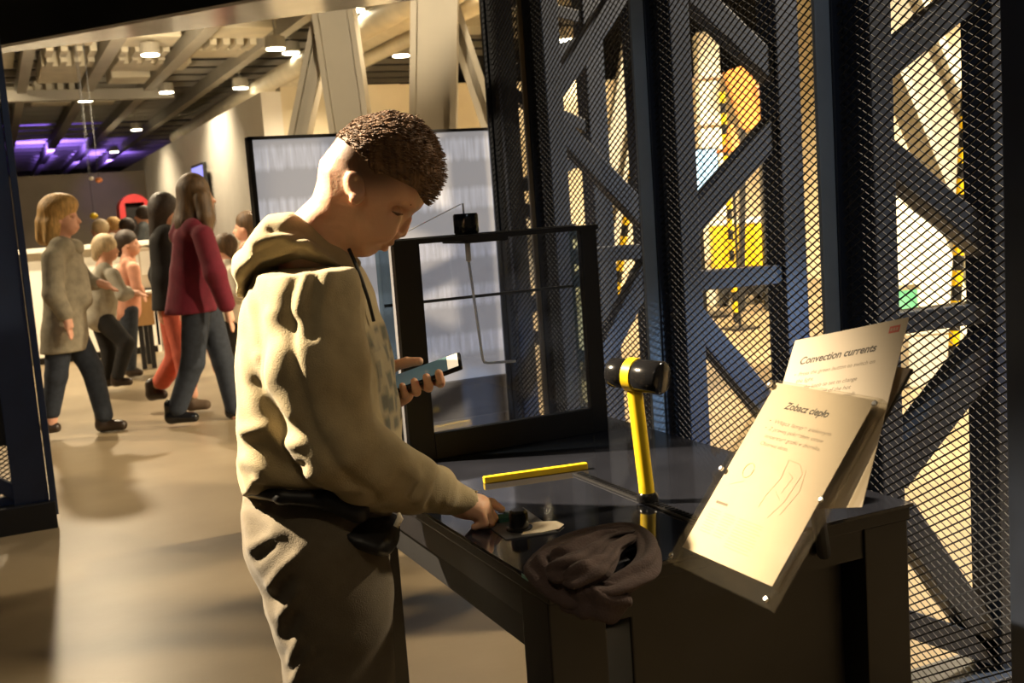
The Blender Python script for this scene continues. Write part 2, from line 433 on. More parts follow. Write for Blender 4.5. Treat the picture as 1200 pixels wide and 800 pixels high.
for x0, x1, y0, y1, z in ((0.9, 1.6, 16.6, 17.4, 4.1), (2.0, 2.75, 16.6, 17.5, 4.1), (0.2, 0.6, 17, 20, 4.15), (1.0, 1.7, 19.4, 21.5, 4.1),
                          (2.1, 3.3, 19.2, 20.1, 4.1), (3.1, 4.0, 16.0, 16.9, 4.12), (3.2, 4.2, 18.0, 18.8, 4.12), (2.15, 2.8, 20.5, 21.4, 4.05),
                          (0.0, 1.5, 23.5, 24.2, 4.1), (1.0, 2.6, 24.6, 25.2, 4.1), (4.4, 5.4, 14.6, 15.4, 4.1), (5.6, 7.2, 15.5, 16.2, 4.05)):
    boxobj('duct', (x0, y0, z), (x1, y1, z + 0.25), 'duct', ceil, 0.02)
for x0, y0, n in ((1.0, 17.7, 4), (2.05, 17.8, 4), (1.05, 18.8, 4), (2.1, 18.7, 5), (3.25, 17.2, 4), (1.0, 22.6, 4)):
    for i in range(n):
        boxobj('baffle', (x0 + i * 0.2, y0, 4.08), (x0 + i * 0.2 + 0.1, y0 + 0.62, 4.3), 'duct', ceil)
# long pipe bundle over the white wall
for dx, dz, r in ((4.55, 3.75, 0.16), (4.95, 3.85, 0.20), (5.35, 3.7, 0.10)):
    o = MB().tube([(dx, 9.0, dz), (dx, 30, dz)], r, 14).obj('pipe', 'duct', ceil); smooth_by_angle(o.data)

# ceiling spotlights (fixture + its own light)
lampspec = [(176, 64, 3.9, 60), (195, 108, 3.9, 0), (160, 152, 3.9, 60), (134, 178, 3.9, 0), (282, 103, 3.75, 110), (323, 57, 3.75, 60),
            (341, 62, 3.9, 0), (390, 6, 3.75, 90), (415, 12, 3.9, 0), (470, 65, 3.75, 90), (597, 5, 3.6, 60), (663, 47, 3.6, 60), (100, 118, 3.9, 60)]
for i, (px, py, z, pw) in enumerate(lampspec):
    p = onz(px, py, z)
    lab, grp = {282: ('round glowing ceiling spotlight beside the white wall corner', None), 176: ('round glowing ceiling spotlight between two grey ceiling beams', None),
                597: ('round glowing spotlight seen beside the slender blue girder', None), 663: ('round glowing spotlight seen through the braces of the blue girder', None),
                470: ('glowing spotlight between two raking columns above the grey screen', None),
                323: ('one of two glowing spotlights side by side left of the raking columns', 'paired spotlights by the raking columns'), 341: ('one of two glowing spotlights side by side left of the raking columns', 'paired spotlights by the raking columns'),
                390: ('glowing spotlight close under the canopy above the broad raking column', 'spotlights just under the canopy'), 415: ('glowing spotlight close under the canopy above the broad raking column', 'spotlights just under the canopy')
                }.get(px, ('small distant spotlight under the beams of the far ceiling', 'distant ceiling spotlights over the hall'))
    t = thing('ceiling_spotlight', lab, 'spotlight', p, 0, grp)
    MB().tube([(0, 0, 0), (0, 0, 0.03), (0, 0, 0.16), (0, 0, 0.18)], [0.13, 0.145, 0.135, 0.06], 16).obj('lamp_housing', 'beam_grey', t)
    MB().tube([(0, 0, -0.012), (0, 0, 0.0)], [0.125, 0.125], 16).obj('lamp_lens', 'lamp', t)
    MB().tube([(0, 0, 0.18), (0, 0, 4.75 - z)], 0.012, 6).obj('hanging_rod', 'beam_grey', t)
    if pw:
        l = bpy.data.lights.new('spotlight_beam', 'SPOT'); l.energy = pw * 9; l.color = WARM2; l.spot_size = math.radians(125); l.spot_blend = 0.6; l.shadow_soft_size = 0.09
        lo = bpy.data.objects.new('spotlight_beam', l); COL.objects.link(lo); lo.parent = t; lo.location = (0, 0, -0.03)
# more hall lamps outside the frame, and those of the exhibit behind the fence
spot('unseen_hall_lamp', (-2.5, 10.5, 4.2), (-1.0, 10.0, 0), 1100, WARM2, 120, 0.6, 0.1)
spot('unseen_hall_lamp', (0.5, 12.0, 4.2), (0.9, 11.0, 0), 1200, WARM2, 120, 0.6, 0.1)
spot('violet_stage_lamp', (1.5, 36.0, 3.2), (1.8, 37.0, 4.7), 1500, (0.30, 0.16, 1.0), 110, 0.8, 0.2)
spot('violet_stage_lamp', (4.0, 42.0, 3.2), (3.6, 43.0, 4.7), 1500, (0.30, 0.16, 1.0), 110, 0.8, 0.2)
spot('duct_fill', (1.4, 13.6, 2.9), (1.9, 18.4, 4.2), 500, WARM2, 80, 0.6, 0.1)  # added upward fill to brighten the ducts, no real lamp
spot('violet_stage_lamp', (2.2, 24.6, 2.6), (2.3, 26, 2.2), 14, (0.35, 0.25, 1.0), 60, 0.8, 0.1)
spot('unseen_hall_lamp', (-0.5, 20.5, 4.2), (0.0, 24.0, 0.5), 700, WARM2, 110, 0.6, 0.1)  # added unseen lamp, gives the taupe back wall warm light
spot('exhibit_lamp', (6.0, 5.0, 4.3), (6.0, 6.0, 0), 3600, WARM2, 130, 0.6, 0.15)
spot('exhibit_lamp', (9.0, 9.0, 4.3), (9.0, 9.5, 0), 3600, WARM2, 130, 0.6, 0.15)
spot('exhibit_lamp', (5.0, 10.5, 4.3), (5.0, 11.0, 0), 2880, WARM2, 130, 0.6, 0.15)
spot('exhibit_lamp', (5.0, 1.5, 4.3), (5.0, 2.5, 0), 2880, WARM2, 130, 0.6, 0.15)

# raking steel columns
def rake_column(label, a, b, wd, dp):
    a = np.array(a); b = np.array(b); base = b if b[2] < a[2] else a
    t = thing('raking_column', label, 'column', base)
    A = a - base; B = b - base
    d = (B - A) / np.linalg.norm(B - A); side = R0 - d * (R0 @ d); side /= np.linalg.norm(side)
    MB().bar(A, B, wd * 0.94, dp * 0.5, tuple(HF)).obj('web', 'beam_grey', t)
    for s in (-1, 1): MB().bar(A + side * s * wd / 2, B + side * s * wd / 2, 0.05, dp, tuple(HF)).obj('flange', 'beam_grey', t)


def px_column(label, top, bot, d, wpx, dp=0.35, tilt=0.0):
    a = ond(*top, d + tilt); b = ond(*bot, d)
    dv = b - a
    a2 = a + dv * ((4.74 - a[2]) / dv[2])
    b2 = a + dv * ((0.0 - a[2]) / dv[2])
    rake_column(label, a2, b2, wpx * d / F, dp)


px_column('grey raking steel column rising to the left beside the white wall', (372, 60), (352, 158), 10.5, 15, 0.3)
px_column('broad grey raking steel column crossing behind the boy', (398, 55), (412, 150), 10.3, 40, 0.35)
px_column('tall grey steel column leaning over the grey screen', (510, 0), (508, 150), 9.2, 46, 0.3)
px_column('dark sided grey strut falling beside the blue girder post', (525, 0), (572, 140), 9.5, 14, 0.3)
px_column('brown grey strut seen through the mesh between blue girders', (748, 40), (712, 250), 9.8, 24, 0.3)
px_column('massive brown grey strut leaning behind the rightmost mesh panel', (1040, 0), (1118, 190), 7.5, 52, 0.4)

# ================================================================== PORTAL CANOPY AND LEFT CAGE
cn = thing('portal_canopy', 'black overhead canopy beam with a polished grey underside', 'canopy', (0.6, 5.6, 2.35))
pts = [onz(-60, 66, 2.35), onz(300, 0, 2.35), onz(480, -24, 2.35), onz(545, -40, 2.35), onz(545, -8, 2.35), onz(480, 1, 2.35), onz(240, 33, 2.35), onz(-60, 70, 2.35)]
poly = [(p[0] - 0.6, p[1] - 5.6) for p in pts]
near = poly[:4]; far = poly[4:][::-1]
MB().prism(poly, 0.0, 0.02).obj('soffit', 'soffit', cn)
fas = [(x - 0.03, y - 0.05) for x, y in near]
back = [(x - 0.01, y + 0.02) for x, y in near]
MB().prism(fas + back[::-1], -0.005, 0.75).obj('fascia', 'black', cn)

lc = thing('cage_frame', 'dark blue steel cage frame with a mesh panel standing at the hall entrance', 'frame', (0.132, 5.78, 0))
boxobj('post', (-0.19, -0.06, 0.0), (-0.035, 0.10, 2.55), 'blue_steel', lc, 0.004)
boxobj('post_trim', (-0.03, -0.08, 0.06), (0.0, 0.03, 2.55), 'blue_steel', lc, 0.003)
boxobj('base_rail', (-2.4, -0.10, 0.0), (-0.01, 0.12, 0.13), 'black', lc, 0.004)
boxobj('middle_rail', (-2.4, -0.02, 0.42), (-0.18, 0.06, 1.25), 'black', lc)
MB().bar((-0.16, 0.0, 0.17), (-0.60, 0.0, 0.50), 0.06, 0.06, (0, 1, 0)).obj('brace', 'blue_steel', lc)
MB().bar((-0.16, 0.0, 0.15), (-1.2, 0.0, 0.15), 0.04, 0.03, (0, 1, 0)).obj('brace', 'blue_steel', lc)
boxobj('post', (-2.5, -0.06, 0.0), (-2.34, 0.10, 2.55), 'blue_steel', lc, 0.004)
m = MB()
for k in range(-60, 120):
    z0 = k * 0.022
    for s in (1, -1):
        # clip strand to the lower opening
        xs = []
        a = (-2.34, z0 if s > 0 else z0 + 1.2); b = (-0.18, z0 + 2.16 * 0.6 if s > 0 else z0 + 1.2 - 2.16 * 0.6)
        t0, t1 = 0.0, 1.0
        for lim, sg in ((0.12, 1), (0.45, -1)):
            da = (a[1] - lim) * sg; db = (b[1] - lim) * sg
            if da < 0 and db < 0: t1 = -1; break
            if da < 0: t0 = max(t0, da / (da - db))
            if db < 0: t1 = min(t1, da / (da - db))
        if t1 - t0 > 0.02:
            P = [(a[0] + (b[0] - a[0]) * t, 0.04, a[1] + (b[1] - a[1]) * t) for t in (t0, t1)]
            m.bar(P[0], P[1], 0.002, 0.006 if s > 0 else 0.003, (0, 0, 1))
o = m.obj('mesh_infill', 'mesh', lc); o['kind'] = 'stuff'

# ================================================================== MESH FENCE AND GIRDERS
FX = 1.919; FH = 2.75
def fence_panel(y0, y1, label, trim='frame_edge', plinth=False):
    t = thing('mesh_fence_panel', label, 'fence panel', (FX, (y0 + y1) / 2, 0)); h = (y1 - y0) / 2
    boxobj('stile', (-0.018, -h, 0.0), (0.018, -h + 0.02, FH), 'dark_frame', t, 0.003)
    boxobj('stile', (-0.018, h - 0.02, 0.0), (0.018, h, FH), 'dark_frame', t, 0.003)
    boxobj('trim_strip', (-0.064 if trim == 'frame_edge' else -0.036, h - 0.014, 0.0), (-0.018, h - 0.001, FH), trim, t, 0.002)
    boxobj('top_rail', (-0.03, -h, FH - 0.04), (0.03, h, FH), 'dark_frame', t)
    boxobj('bottom_rail', (-0.03, -h, 0.0), (0.03, h, 0.05), 'dark_frame', t)
    k = 0.6; m = MB(); pitch = 0.0215; yl, yr = -h + 0.018, h - 0.018; n = int((FH + 2) / pitch)
    for s in (1, -1):
        for i in range(-n, n):
            c = i * pitch              # z = c - s*k*y  (rises towards the camera for s=+1)
            za, zb = c - s * k * yl, c - s * k * yr
            ya, yb = yl, yr
            if max(za, zb) < 0.03 or min(za, zb) > FH - 0.03: continue
            def yz(z): return (c - z) / (s * k)
            for lim in (0.03, FH - 0.03):
                lo = lim == 0.03
                if (za < lim) == lo and za != lim: ya, za = yz(lim), lim
                if (zb < lim) == lo and zb != lim: yb, zb = yz(lim), lim
            if abs(yb - ya) < 0.01: continue
            if s > 0: m.bar((0.0, ya, za), (0.0, yb, zb), 0.003, 0.0036, (0, 0, 1))
            else: m.bar((0.0012, ya, za), (0.0012, yb, zb), 0.003, 0.0011, (0, 0, 1))
    o = m.obj('expanded_mesh', 'mesh', t); o['kind'] = 'stuff'
    if plinth:
        p = boxobj('plinth', (-0.10, -h, 0.0), (-0.031, h, 0.035), 'black', t)
        q = int((2 * h - 0.06) / 0.028); me = None
        for i in range(q):  # cream tabs: light coming through the base slots, put in as colour
            ob = MB().box((-0.085, -h + 0.03 + i * 0.028, 0.0355), (-0.069, -h + 0.045 + i * 0.028, 0.038)).obj('slot_light_tab', 'cream', t) if me is None else link('slot_light_tab', me, None, t)
            if me is None: me = ob.data; base = -h + 0.03
            else: ob.location = (0, i * 0.028, 0)
    return t


fence_panel(3.89, 4.22, 'narrow mesh fence panel beside the grey screen before the slender girder', 'dark_frame')
fence_panel(3.04, 3.88, 'mesh fence panel behind the tank between bronze and grey trimmed posts', 'brown_trim')
fence_panel(2.20, 3.03, 'mesh fence panel behind the yellow topped pole with the yellow machine beyond', 'frame_edge', True)
fence_panel(1.645, 2.19, 'mesh fence panel behind the information sheets', 'frame_edge', True)
fence_panel(0.70, 1.515, 'mesh fence panel past the dark end post', 'frame_edge', True)
# broad dark end post of the fence
t = thing('fence_post', 'broad dark blue end post of the mesh fence beside the last girder', 'post', (FX - 0.01, 1.585, 0))
boxobj('post_body', (-0.045, -0.06, 0.0), (0.045, 0.055, FH), 'dark_frame', t, 0.004)
boxobj('base_plate', (-0.10, -0.06, 0.0), (0.10, 0.055, 0.012), 'black', t, 0.002)


def girder(y, label, braces, dark=False):
    """lattice girder at right angles to the fence; braces are photo pixels lying in its plane"""
    t = thing('lattice_girder', label, 'girder', (2.19, y, 0))
    boxobj('front_chord', (-0.238, -0.05, 0), (-0.165, 0.05, 3.2), 'blue_steel', t, 0.004)
    boxobj('back_chord', (0.165, -0.05, 0), (0.255, 0.05, 3.2), 'blue_steel', t, 0.004)
    for a, b, wd in braces:
        pa = ony(*a, y) - np.array([2.19, y, 0]); pb = ony(*b, y) - np.array([2.19, y, 0])
        MB().bar(pa, pb, wd, 0.07, (0, 1, 0)).obj('brace', 'blue_steel', t, 0.003)
    boxobj('base_plate', (-0.238, -0.09, 0), (0.31, 0.09, 0.03), 'blue_steel', t, 0.003)
    return t


girder(4.26, 'slender blue lattice girder beside the right edge of the grey screen',
       [((583, 92), (700, 40), 0.05), ((585, 106), (703, 157), 0.05), ((703, 175), (593, 226), 0.05), ((595, 238), (705, 285), 0.05), ((600, 2), (695, 26), 0.05), ((600, 370), (706, 310), 0.05), ((603, 385), (712, 430), 0.05)])
girder(3.86, 'blue lattice girder just behind the bronze trimmed fence post',
       [((641, 118), (728, -10), 0.075), ((644, 140), (760, 262), 0.08), ((652, 302), (765, 293), 0.06), ((760, 308), (690, 448), 0.08), ((668, 470), (775, 600), 0.08)])
girder(3.0, 'blue lattice girder with crossing braces behind the yellow topped pole',
       [((795, -20), (926, 106), 0.078), ((926, 128), (794, 276), 0.078), ((790, 331), (930, 319), 0.062), ((797, 356), (942, 532), 0.078), ((942, 560), (815, 690), 0.078)])
girder(2.15, 'dark blue lattice girder behind the information sheets',
       [((1012, 93), (1150, -20), 0.07), ((1016, 168), (1172, 303), 0.075), ((1010, 383), (1176, 361), 0.055), ((1172, 385), (1040, 555), 0.10), ((1050, 600), (1190, 800), 0.08), ((1050, 725), (1185, 770), 0.07)])
girder(1.30, 'dark blue lattice girder standing past the end post of the fence', [])

# ================================================================== GREY PROJECTION SCREEN BEHIND THE TANK
def screen_mat():
    m = bpy.data.materials.new('projection_screen'); m.use_nodes = True; nt = m.node_tree; b = nt.nodes['Principled BSDF']
    tc = nt.nodes.new('ShaderNodeTexCoord'); mp = nt.nodes.new('ShaderNodeMapping'); mp.inputs['Scale'].default_value = (26, 1, 2.2)
    nt.links.new(tc.outputs['Object'], mp.inputs[0])
    n = nt.nodes.new('ShaderNodeTexNoise'); n.inputs['Scale'].default_value = 2.2; n.inputs['Detail'].default_value = 4
    nt.links.new(mp.outputs[0], n.inputs['Vector'])
    # rows of icicle-like streaks: band mask from height
    sx = nt.nodes.new('ShaderNodeSeparateXYZ'); nt.links.new(tc.outputs['Object'], sx.inputs[0])
    md = nt.nodes.new('ShaderNodeMath'); md.operation = 'PINGPONG'; md.inputs[1].default_value = 0.11; nt.links.new(sx.outputs['Z'], md.inputs[0])
    mr = nt.nodes.new('ShaderNodeMapRange'); mr.inputs[1].default_value = 0.03; mr.inputs[2].default_value = 0.075; nt.links.new(md.outputs[0], mr.inputs[0])
    ml = nt.nodes.new('ShaderNodeMath'); ml.operation = 'MULTIPLY'; nt.links.new(mr.outputs[0], ml.inputs[0]); nt.links.new(n.outputs['Fac'], ml.inputs[1])
    rp = nt.nodes.new('ShaderNodeValToRGB'); rp.color_ramp.elements[0].position = 0.25; rp.color_ramp.elements[1].position = 0.68
    rp.color_ramp.elements[0].color = (0.36, 0.355, 0.37, 1); rp.color_ramp.elements[1].color = (0.58, 0.585, 0.64, 1)
    nt.links.new(ml.outputs[0], rp.inputs[0]); nt.links.new(rp.outputs[0], b.inputs['Base Color']); nt.links.new(rp.outputs[0], b.inputs['Emission Color'])
    b.inputs['Emission Strength'].default_value = 0.68; b.inputs['Roughness'].default_value = 0.5
    bp = nt.nodes.new('ShaderNodeBump'); bp.inputs['Strength'].default_value = 0.3; n2 = nt.nodes.new('ShaderNodeTexNoise'); n2.inputs['Scale'].default_value = 18
    nt.links.new(tc.outputs['Object'], n2.inputs['Vector']); nt.links.new(n2.outputs['Fac'], bp.inputs['Height']); nt.links.new(bp.outputs[0], b.inputs['Normal'])
    return m


M['screen'] = screen_mat()
M['plinth_grey'] = mat('mid_grey_plinth', (0.13, 0.13, 0.145), 0.6, 0, 0.1, 4)
t = thing('projection_screen', 'large grey glowing projection screen with streaked icicle picture on a plinth', 'screen', (1.555, 4.7, 0))
boxobj('screen_face', (-0.535, 0.0, 0.605), (0.545, 0.02, 1.728), 'screen', t)
boxobj('frame_side', (-0.553, -0.006, 0.59), (-0.535, 0.06, 1.742), 'black', t)
boxobj('frame_side', (0.545, -0.006, 0.59), (0.556, 0.06, 1.742), 'black', t)
boxobj('frame_top', (-0.553, -0.006, 1.728), (0.556, 0.06, 1.742), 'black', t)
boxobj('back_panel', (-0.535, 0.021, 0.59), (0.545, 0.06, 1.728), 'black', t)
boxobj('plinth', (-0.553, -0.012, 0.0), (0.556, 0.30, 0.604), 'plinth_grey', t, 0.004)
# ================================================================== EXHIBIT TABLE
TZ = 0.80
tb = thing('exhibit_table', 'black glass topped exhibit table with square legs in front of the mesh fence', 'table', (1.07, 2.05, 0))
def tl(x, y, z): return (x - 1.07, y - 2.05, z)
boxobj('table_top', tl(0.705, 1.48, TZ - 0.03), tl(1.437, 2.63, TZ - 0.007), 'table_black', tb, 0.002)
boxobj('glass_sheet', tl(0.70, 1.475, TZ - 0.007), tl(1.442, 2.635, TZ), 'table_glass', tb, 0.001)
# bright ground corner of the glass sheet
boxobj('glass_edge', tl(0.6985, 1.478, TZ - 0.0068), tl(0.70, 1.56, TZ - 0.0008), 'glass_edge', tb)
boxobj('apron', tl(0.712, 1.49, TZ - 0.085), tl(0.735, 2.62, TZ - 0.03), 'table_black', tb)
boxobj('apron', tl(1.41, 1.49, TZ - 0.085), tl(1.43, 2.62, TZ - 0.03), 'table_black', tb)
boxobj('apron', tl(0.735, 1.49, TZ - 0.085), tl(1.41, 1.51, TZ - 0.03), 'table_black', tb)
boxobj('control_box', tl(0.73, 1.62, TZ - 0.155), tl(0.90, 2.30, TZ - 0.085), 'black', tb, 0.003)
for lx, ly in ((0.705, 1.485), (1.335, 1.485), (0.705, 2.52), (1.335, 2.52)):
    boxobj('leg', tl(lx, ly, 0), tl(lx + 0.10, ly + 0.10, TZ - 0.03), 'table_black', tb, 0.003)
b = boxobj('under_box', tl(0.875, 1.53, 0.42), tl(1.32, 1.95, TZ - 0.085), 'table_black', tb, 0.004)
sl = boxobj('slot_rail', tl(1.062, 1.54, TZ), tl(1.086, 2.07, TZ + 0.004), 'black', tb, 0.001)
for i in range(44):
    link('rack_tooth', MB().box((-0.007, -0.0035, 0), (0.007, 0.0035, 0.003)).mesh('rack_tooth') if i == 0 else tooth, 'black_gloss' if i == 0 else None, sl, (1.074 - 1.07, 1.552 + i * 0.0117 - 2.05, TZ + 0.004))
    if i == 0: tooth = sl.children[0].data
# control plate with button, knob and flat cream patch
M['plate'] = mat('grey_control_plate', (0.10, 0.10, 0.105), 0.4, 0.3, 0.15, 14)
cpl = MB().prism([tl(0.752, 1.735, 0)[:2], tl(0.845, 1.715, 0)[:2], tl(0.865, 1.90, 0)[:2], tl(0.765, 1.90, 0)[:2]], TZ, TZ + 0.002).obj('control_plate', 'plate', tb)
M['green'] = mat('dark_green_plastic', (0.02, 0.07, 0.05), 0.12, 0, 0.2, 30)
o = MB().tube([tl(0.797, 1.848, TZ + 0.002), tl(0.797, 1.848, TZ + 0.010), tl(0.797, 1.848, TZ + 0.014)], [0.018, 0.018, 0.012], 20).obj('push_button', 'green', tb); smooth_by_angle(o.data)
o = MB().tube([tl(0.797, 1.775, TZ + 0.002), tl(0.797, 1.775, TZ + 0.006), tl(0.797, 1.775, TZ + 0.007), tl(0.797, 1.775, TZ + 0.034), tl(0.797, 1.775, TZ + 0.038)], [0.024, 0.024, 0.018, 0.017, 0.013], 24).obj('control_knob', 'black_gloss', tb); smooth_by_angle(o.data)
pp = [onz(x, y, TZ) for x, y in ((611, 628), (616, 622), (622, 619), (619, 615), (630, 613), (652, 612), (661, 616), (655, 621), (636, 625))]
MB().prism([tl(*p)[:2] for p in pp], TZ + 0.0022, TZ + 0.0032).obj('cream_patch', 'cream', tb)

# yellow bar lying on the glass
a = onz(567, 566, TZ); b = onz(688, 549, TZ)
c = (a + b) / 2
yb = MB().bar(a - c, b - c, 0.016, 0.014, (0, 0, 1)).obj('yellow_bar', 'yellow', None, 0.002, loc=(c[0], c[1], TZ + 0.007))
tag(yb, 'thin square yellow bar lying across the dark glass table', 'bar')

# yellow pole with a black cylinder head
pb = onz(762, 590, TZ)
vp = thing('viewer_pole', 'upright yellow tube with black cylinder head and yellow band standing on the table', 'pole', (1.074, 1.785, TZ + 0.004))
lean = np.array([-0.008, 0.012, 0.0])
Hh = 0.225
o = MB().tube([(0, 0, 0.012), lean + (0, 0, Hh)], 0.0148, 20).obj('pole_tube', 'yellow', vp); smooth_by_angle(o.data)
o = MB().tube([(0, 0, 0), (0, 0, 0.010), (0, 0, 0.016)], [0.021, 0.021, 0.016], 20).obj('pole_foot', 'black_gloss', vp); smooth_by_angle(o.data)
hc = lean + np.array([0, 0, Hh + 0.018])
hd = np.array([0.42, -0.90, -0.06]); hd /= np.linalg.norm(hd)
def seg(name, t0, t1, r, m, parent, rr=0.004):
    o = MB().tube([hc + hd * t0, hc + hd * (t0 + 0.001), hc + hd * (t0 + rr), hc + hd * (t1 - rr), hc + hd * (t1 - 0.001), hc + hd * t1], [r - rr, r - rr * 0.6, r, r, r - rr * 0.6, r - rr], 28).obj(name, m, parent); smooth_by_angle(o.data, 50); return o
hd_o = seg('head_front', 0.008, 0.066, 0.0315, 'black_gloss', vp)
seg('head_rear', -0.05, -0.008, 0.0285, 'black_gloss', vp)
seg('head_band', -0.010, 0.010, 0.0325, 'yellow', vp, 0.001)

# ================================================================== GLASS TANK WITH STIRRER
TY = 2.417
tk = thing('glass_tank', 'black framed glass tank with hanging steel stirrer standing on the table', 'tank', (1.086, TY + 0.07, TZ))
def kl(x, y, z): return (x - 1.086, y - TY - 0.07, z - TZ)
boxobj('frame_left', kl(0.822, TY, TZ), kl(0.885, TY + 0.022, 1.316), 'black', tk, 0.002)
boxobj('frame_right', kl(1.308, TY, TZ), kl(1.352, TY + 0.022, 1.316), 'black', tk, 0.002)
boxobj('frame_bottom', kl(0.885, TY, TZ), kl(1.308, TY + 0.022, 0.862), 'black', tk, 0.002)
boxobj('frame_top', kl(0.818, TY - 0.004, 1.308), kl(1.356, TY + 0.145, 1.320), 'black', tk, 0.002) if False else MB().box(kl(0.818, TY - 0.004, 1.308), kl(1.356, TY + 0.02, 1.320)).box(kl(0.818, TY + 0.125, 1.308), kl(1.356, TY + 0.145, 1.320)).obj('frame_top', 'black', tk)
boxobj('front_pane', kl(0.885, TY + 0.006, 0.862), kl(1.308, TY + 0.010, 1.308), 'tank_glass', tk)
boxobj('back_pane', kl(0.83, TY + 0.130, 0.862), kl(1.345, TY + 0.134, 1.308), 'tank_glass', tk)
boxobj('side_pane', kl(0.820, TY + 0.022, TZ + 0.012), kl(0.826, TY + 0.135, 1.308), 'tank_side', tk)
boxobj('side_pane', kl(1.346, TY + 0.022, TZ + 0.012), kl(1.352, TY + 0.135, 1.308), 'tank_side', tk)
boxobj('corner_bead', kl(0.815, TY + 0.0, TZ), kl(0.822, TY + 0.018, 1.308), 'plinth_grey', tk)
boxobj('tank_floor', kl(0.827, TY + 0.022, TZ), kl(1.345, TY + 0.14, TZ + 0.012), 'plinth_grey', tk)
boxobj('back_rail', kl(0.83, TY + 0.122, 1.160), kl(1.345, TY + 0.130, 1.167), 'black', tk)
M['water'] = glass_mat('pale_water', (0.90, 0.93, 0.97), 0.10, 0.05, dirt=0.05)
p = ony(547, 275, TY + 0.07)
cx = p[0]
mo = MB().tube([kl(cx, TY + 0.07, 1.321), kl(cx, TY + 0.07, 1.325), kl(cx, TY + 0.07, 1.366), kl(cx, TY + 0.07, 1.370)], [0.028, 0.0305, 0.0305, 0.028], 24).obj('stirrer_motor', 'black_gloss', tk); smooth_by_angle(mo.data)
MB().box(kl(cx - 0.035, TY - 0.004, 1.300), kl(cx + 0.075, TY + 0.145, 1.309)).obj('motor_bracket', 'black', tk)
sc = MB().tube([kl(cx, TY + 0.07, 1.300), kl(cx, TY + 0.07, 1.255)], 0.0065, 12).obj('rod_collar', 'rod', tk, smooth=True)
top = np.array(kl(cx, TY + 0.07, 1.255)); pe = ony(566, 426, TY + 0.07); pe2 = ony(604, 423, TY + 0.07)
rod = MB().tube([top, np.array(kl(*(pe + np.array([0, 0, 0.012])))), np.array(kl(*(pe + np.array([0.004, 0, 0.003])))), np.array(kl(*(pe + np.array([0.014, 0, 0])))), np.array(kl(*pe2))], 0.0033, 10).obj('stirrer_rod', 'rod', tk, smooth=True)
hk = MB().tube([kl(cx - 0.004, TY + 0.07, 1.370), kl(cx - 0.004, TY + 0.07, 1.394), kl(cx - 0.012, TY + 0.07, 1.392), kl(cx - 0.165, TY + 0.05, 1.335)], [0.0022, 0.0022, 0.0012, 0.0009], 6).obj('feed_wire', 'rod', tk, smooth=True)

# ================================================================== INFORMATION SHEETS IN ACRYLIC HOLDER
SN = np.array([-0.768, 0.0, 0.640]); SX = np.array([0.0, -1.0, 0.0]); SY = np.cross(SN, SX)
def sheet_frame(name, label, cat, t, ex, n, group=None):
    o = thing(name, label, cat, t); ex = np.array(ex); n = np.array(n); n = n - ex * (n @ ex); n /= np.linalg.norm(n); ey = np.cross(n, ex)
    o.rotation_euler = Matrix(((ex[0], ey[0], n[0]), (ex[1], ey[1], n[1]), (ex[2], ey[2], n[2]))).to_euler()
    return o


def put_text(parent, body, x, y, size, m, shear=0.0, bold=0.0, width=None, z=0.0004, name='print_line'):
    me = text_mesh(name, body, size, shear, 'LEFT', bold)
    o = link(name, me, m, parent, (x, y, z))
    if width:
        xs = [v.co.x for v in me.vertices]; wd = max(xs) - min(xs) if xs else 1
        f = width / wd
        for v in me.vertices: v.co.x *= f
    return o


hw, hh = 0.1175, 0.160
hol = sheet_frame('acrylic_holder', 'clear acrylic sheet holder with steel bolts leaning beside the table end', 'holder', (0.953, 1.245, 0.963), SX, SN)
boxobj('front_plate', (-hw, -hh, 0.003), (hw, hh, 0.006), 'acrylic', hol, 0.0008)
boxobj('back_plate', (-hw, -hh, -0.012), (hw, hh, -0.008), 'acrylic', hol, 0.0008)
for sx in (-1, 1):
    boxobj('edge_strip', (sx * hw - 0.0015 - (0.006 if sx > 0 else 0), -hh, -0.008), (sx * hw + 0.0015 + (0.006 if sx < 0 else 0), hh, 0.003), 'acrylic', hol)
for sx in (-1, 1):
    for y in (-hh + 0.010, 0.0, hh - 0.010):
        o = MB().tube([(sx * (hw - 0.006), y, 0.006), (sx * (hw - 0.006), y, 0.0085), (sx * (hw - 0.006), y, 0.0095)], [0.0045, 0.0045, 0.003], 12).obj('bolt', 'steel', hol, smooth=False)
# arm down to the floor-standing bracket fixed to the table end
inv = Matrix.Translation(hol.location) @ hol.rotation_euler.to_matrix().to_4x4()
arm_top = Vector((0, 0.04, -0.012)); arm_w = inv @ arm_top
tgt = inv.inverted() @ Vector((1.24, 1.482, 0.745))
mid = inv.inverted() @ Vector((1.10, 1.33, 0.90))
MB().tube([arm_top, mid, tgt], 0.012, 10).obj('bracket_arm', 'black', hol, smooth=True)
PW, PH = 0.105, 0.1485
s1 = sheet_frame('information_sheet', 'white printed sheet headed Zobacz ciepło inside the acrylic holder', 'sheet', np.array([0.953, 1.245, 0.963]) + SY * 0.0135 + SX * -0.003, SX, SN)
s1.location += Vector(SN) * 0.0
boxobj('paper', (-PW, -PH + 0.004, -0.0003), (PW, PH - 0.004, 0.0003), 'paper', s1)
put_text(s1, 'Zobacz ciepło', -0.058, 0.105, 0.0165, 'ink', 0.28, 0.0004)
for i, (tx, x, wd) in enumerate((('•  Włącz lampę zielonym', -0.075, 0.135), ('•  Z prawej pokrętłem ustaw', -0.075, 0.128), ('temperaturę grzałki w zbiorniku.', -0.066, 0.122), ('Obserwuj ekran.', -0.066, 0.062))):
    put_text(s1, tx, x, 0.079 - i * 0.0125, 0.009, 'ink_grey', 0.15, 0, wd)
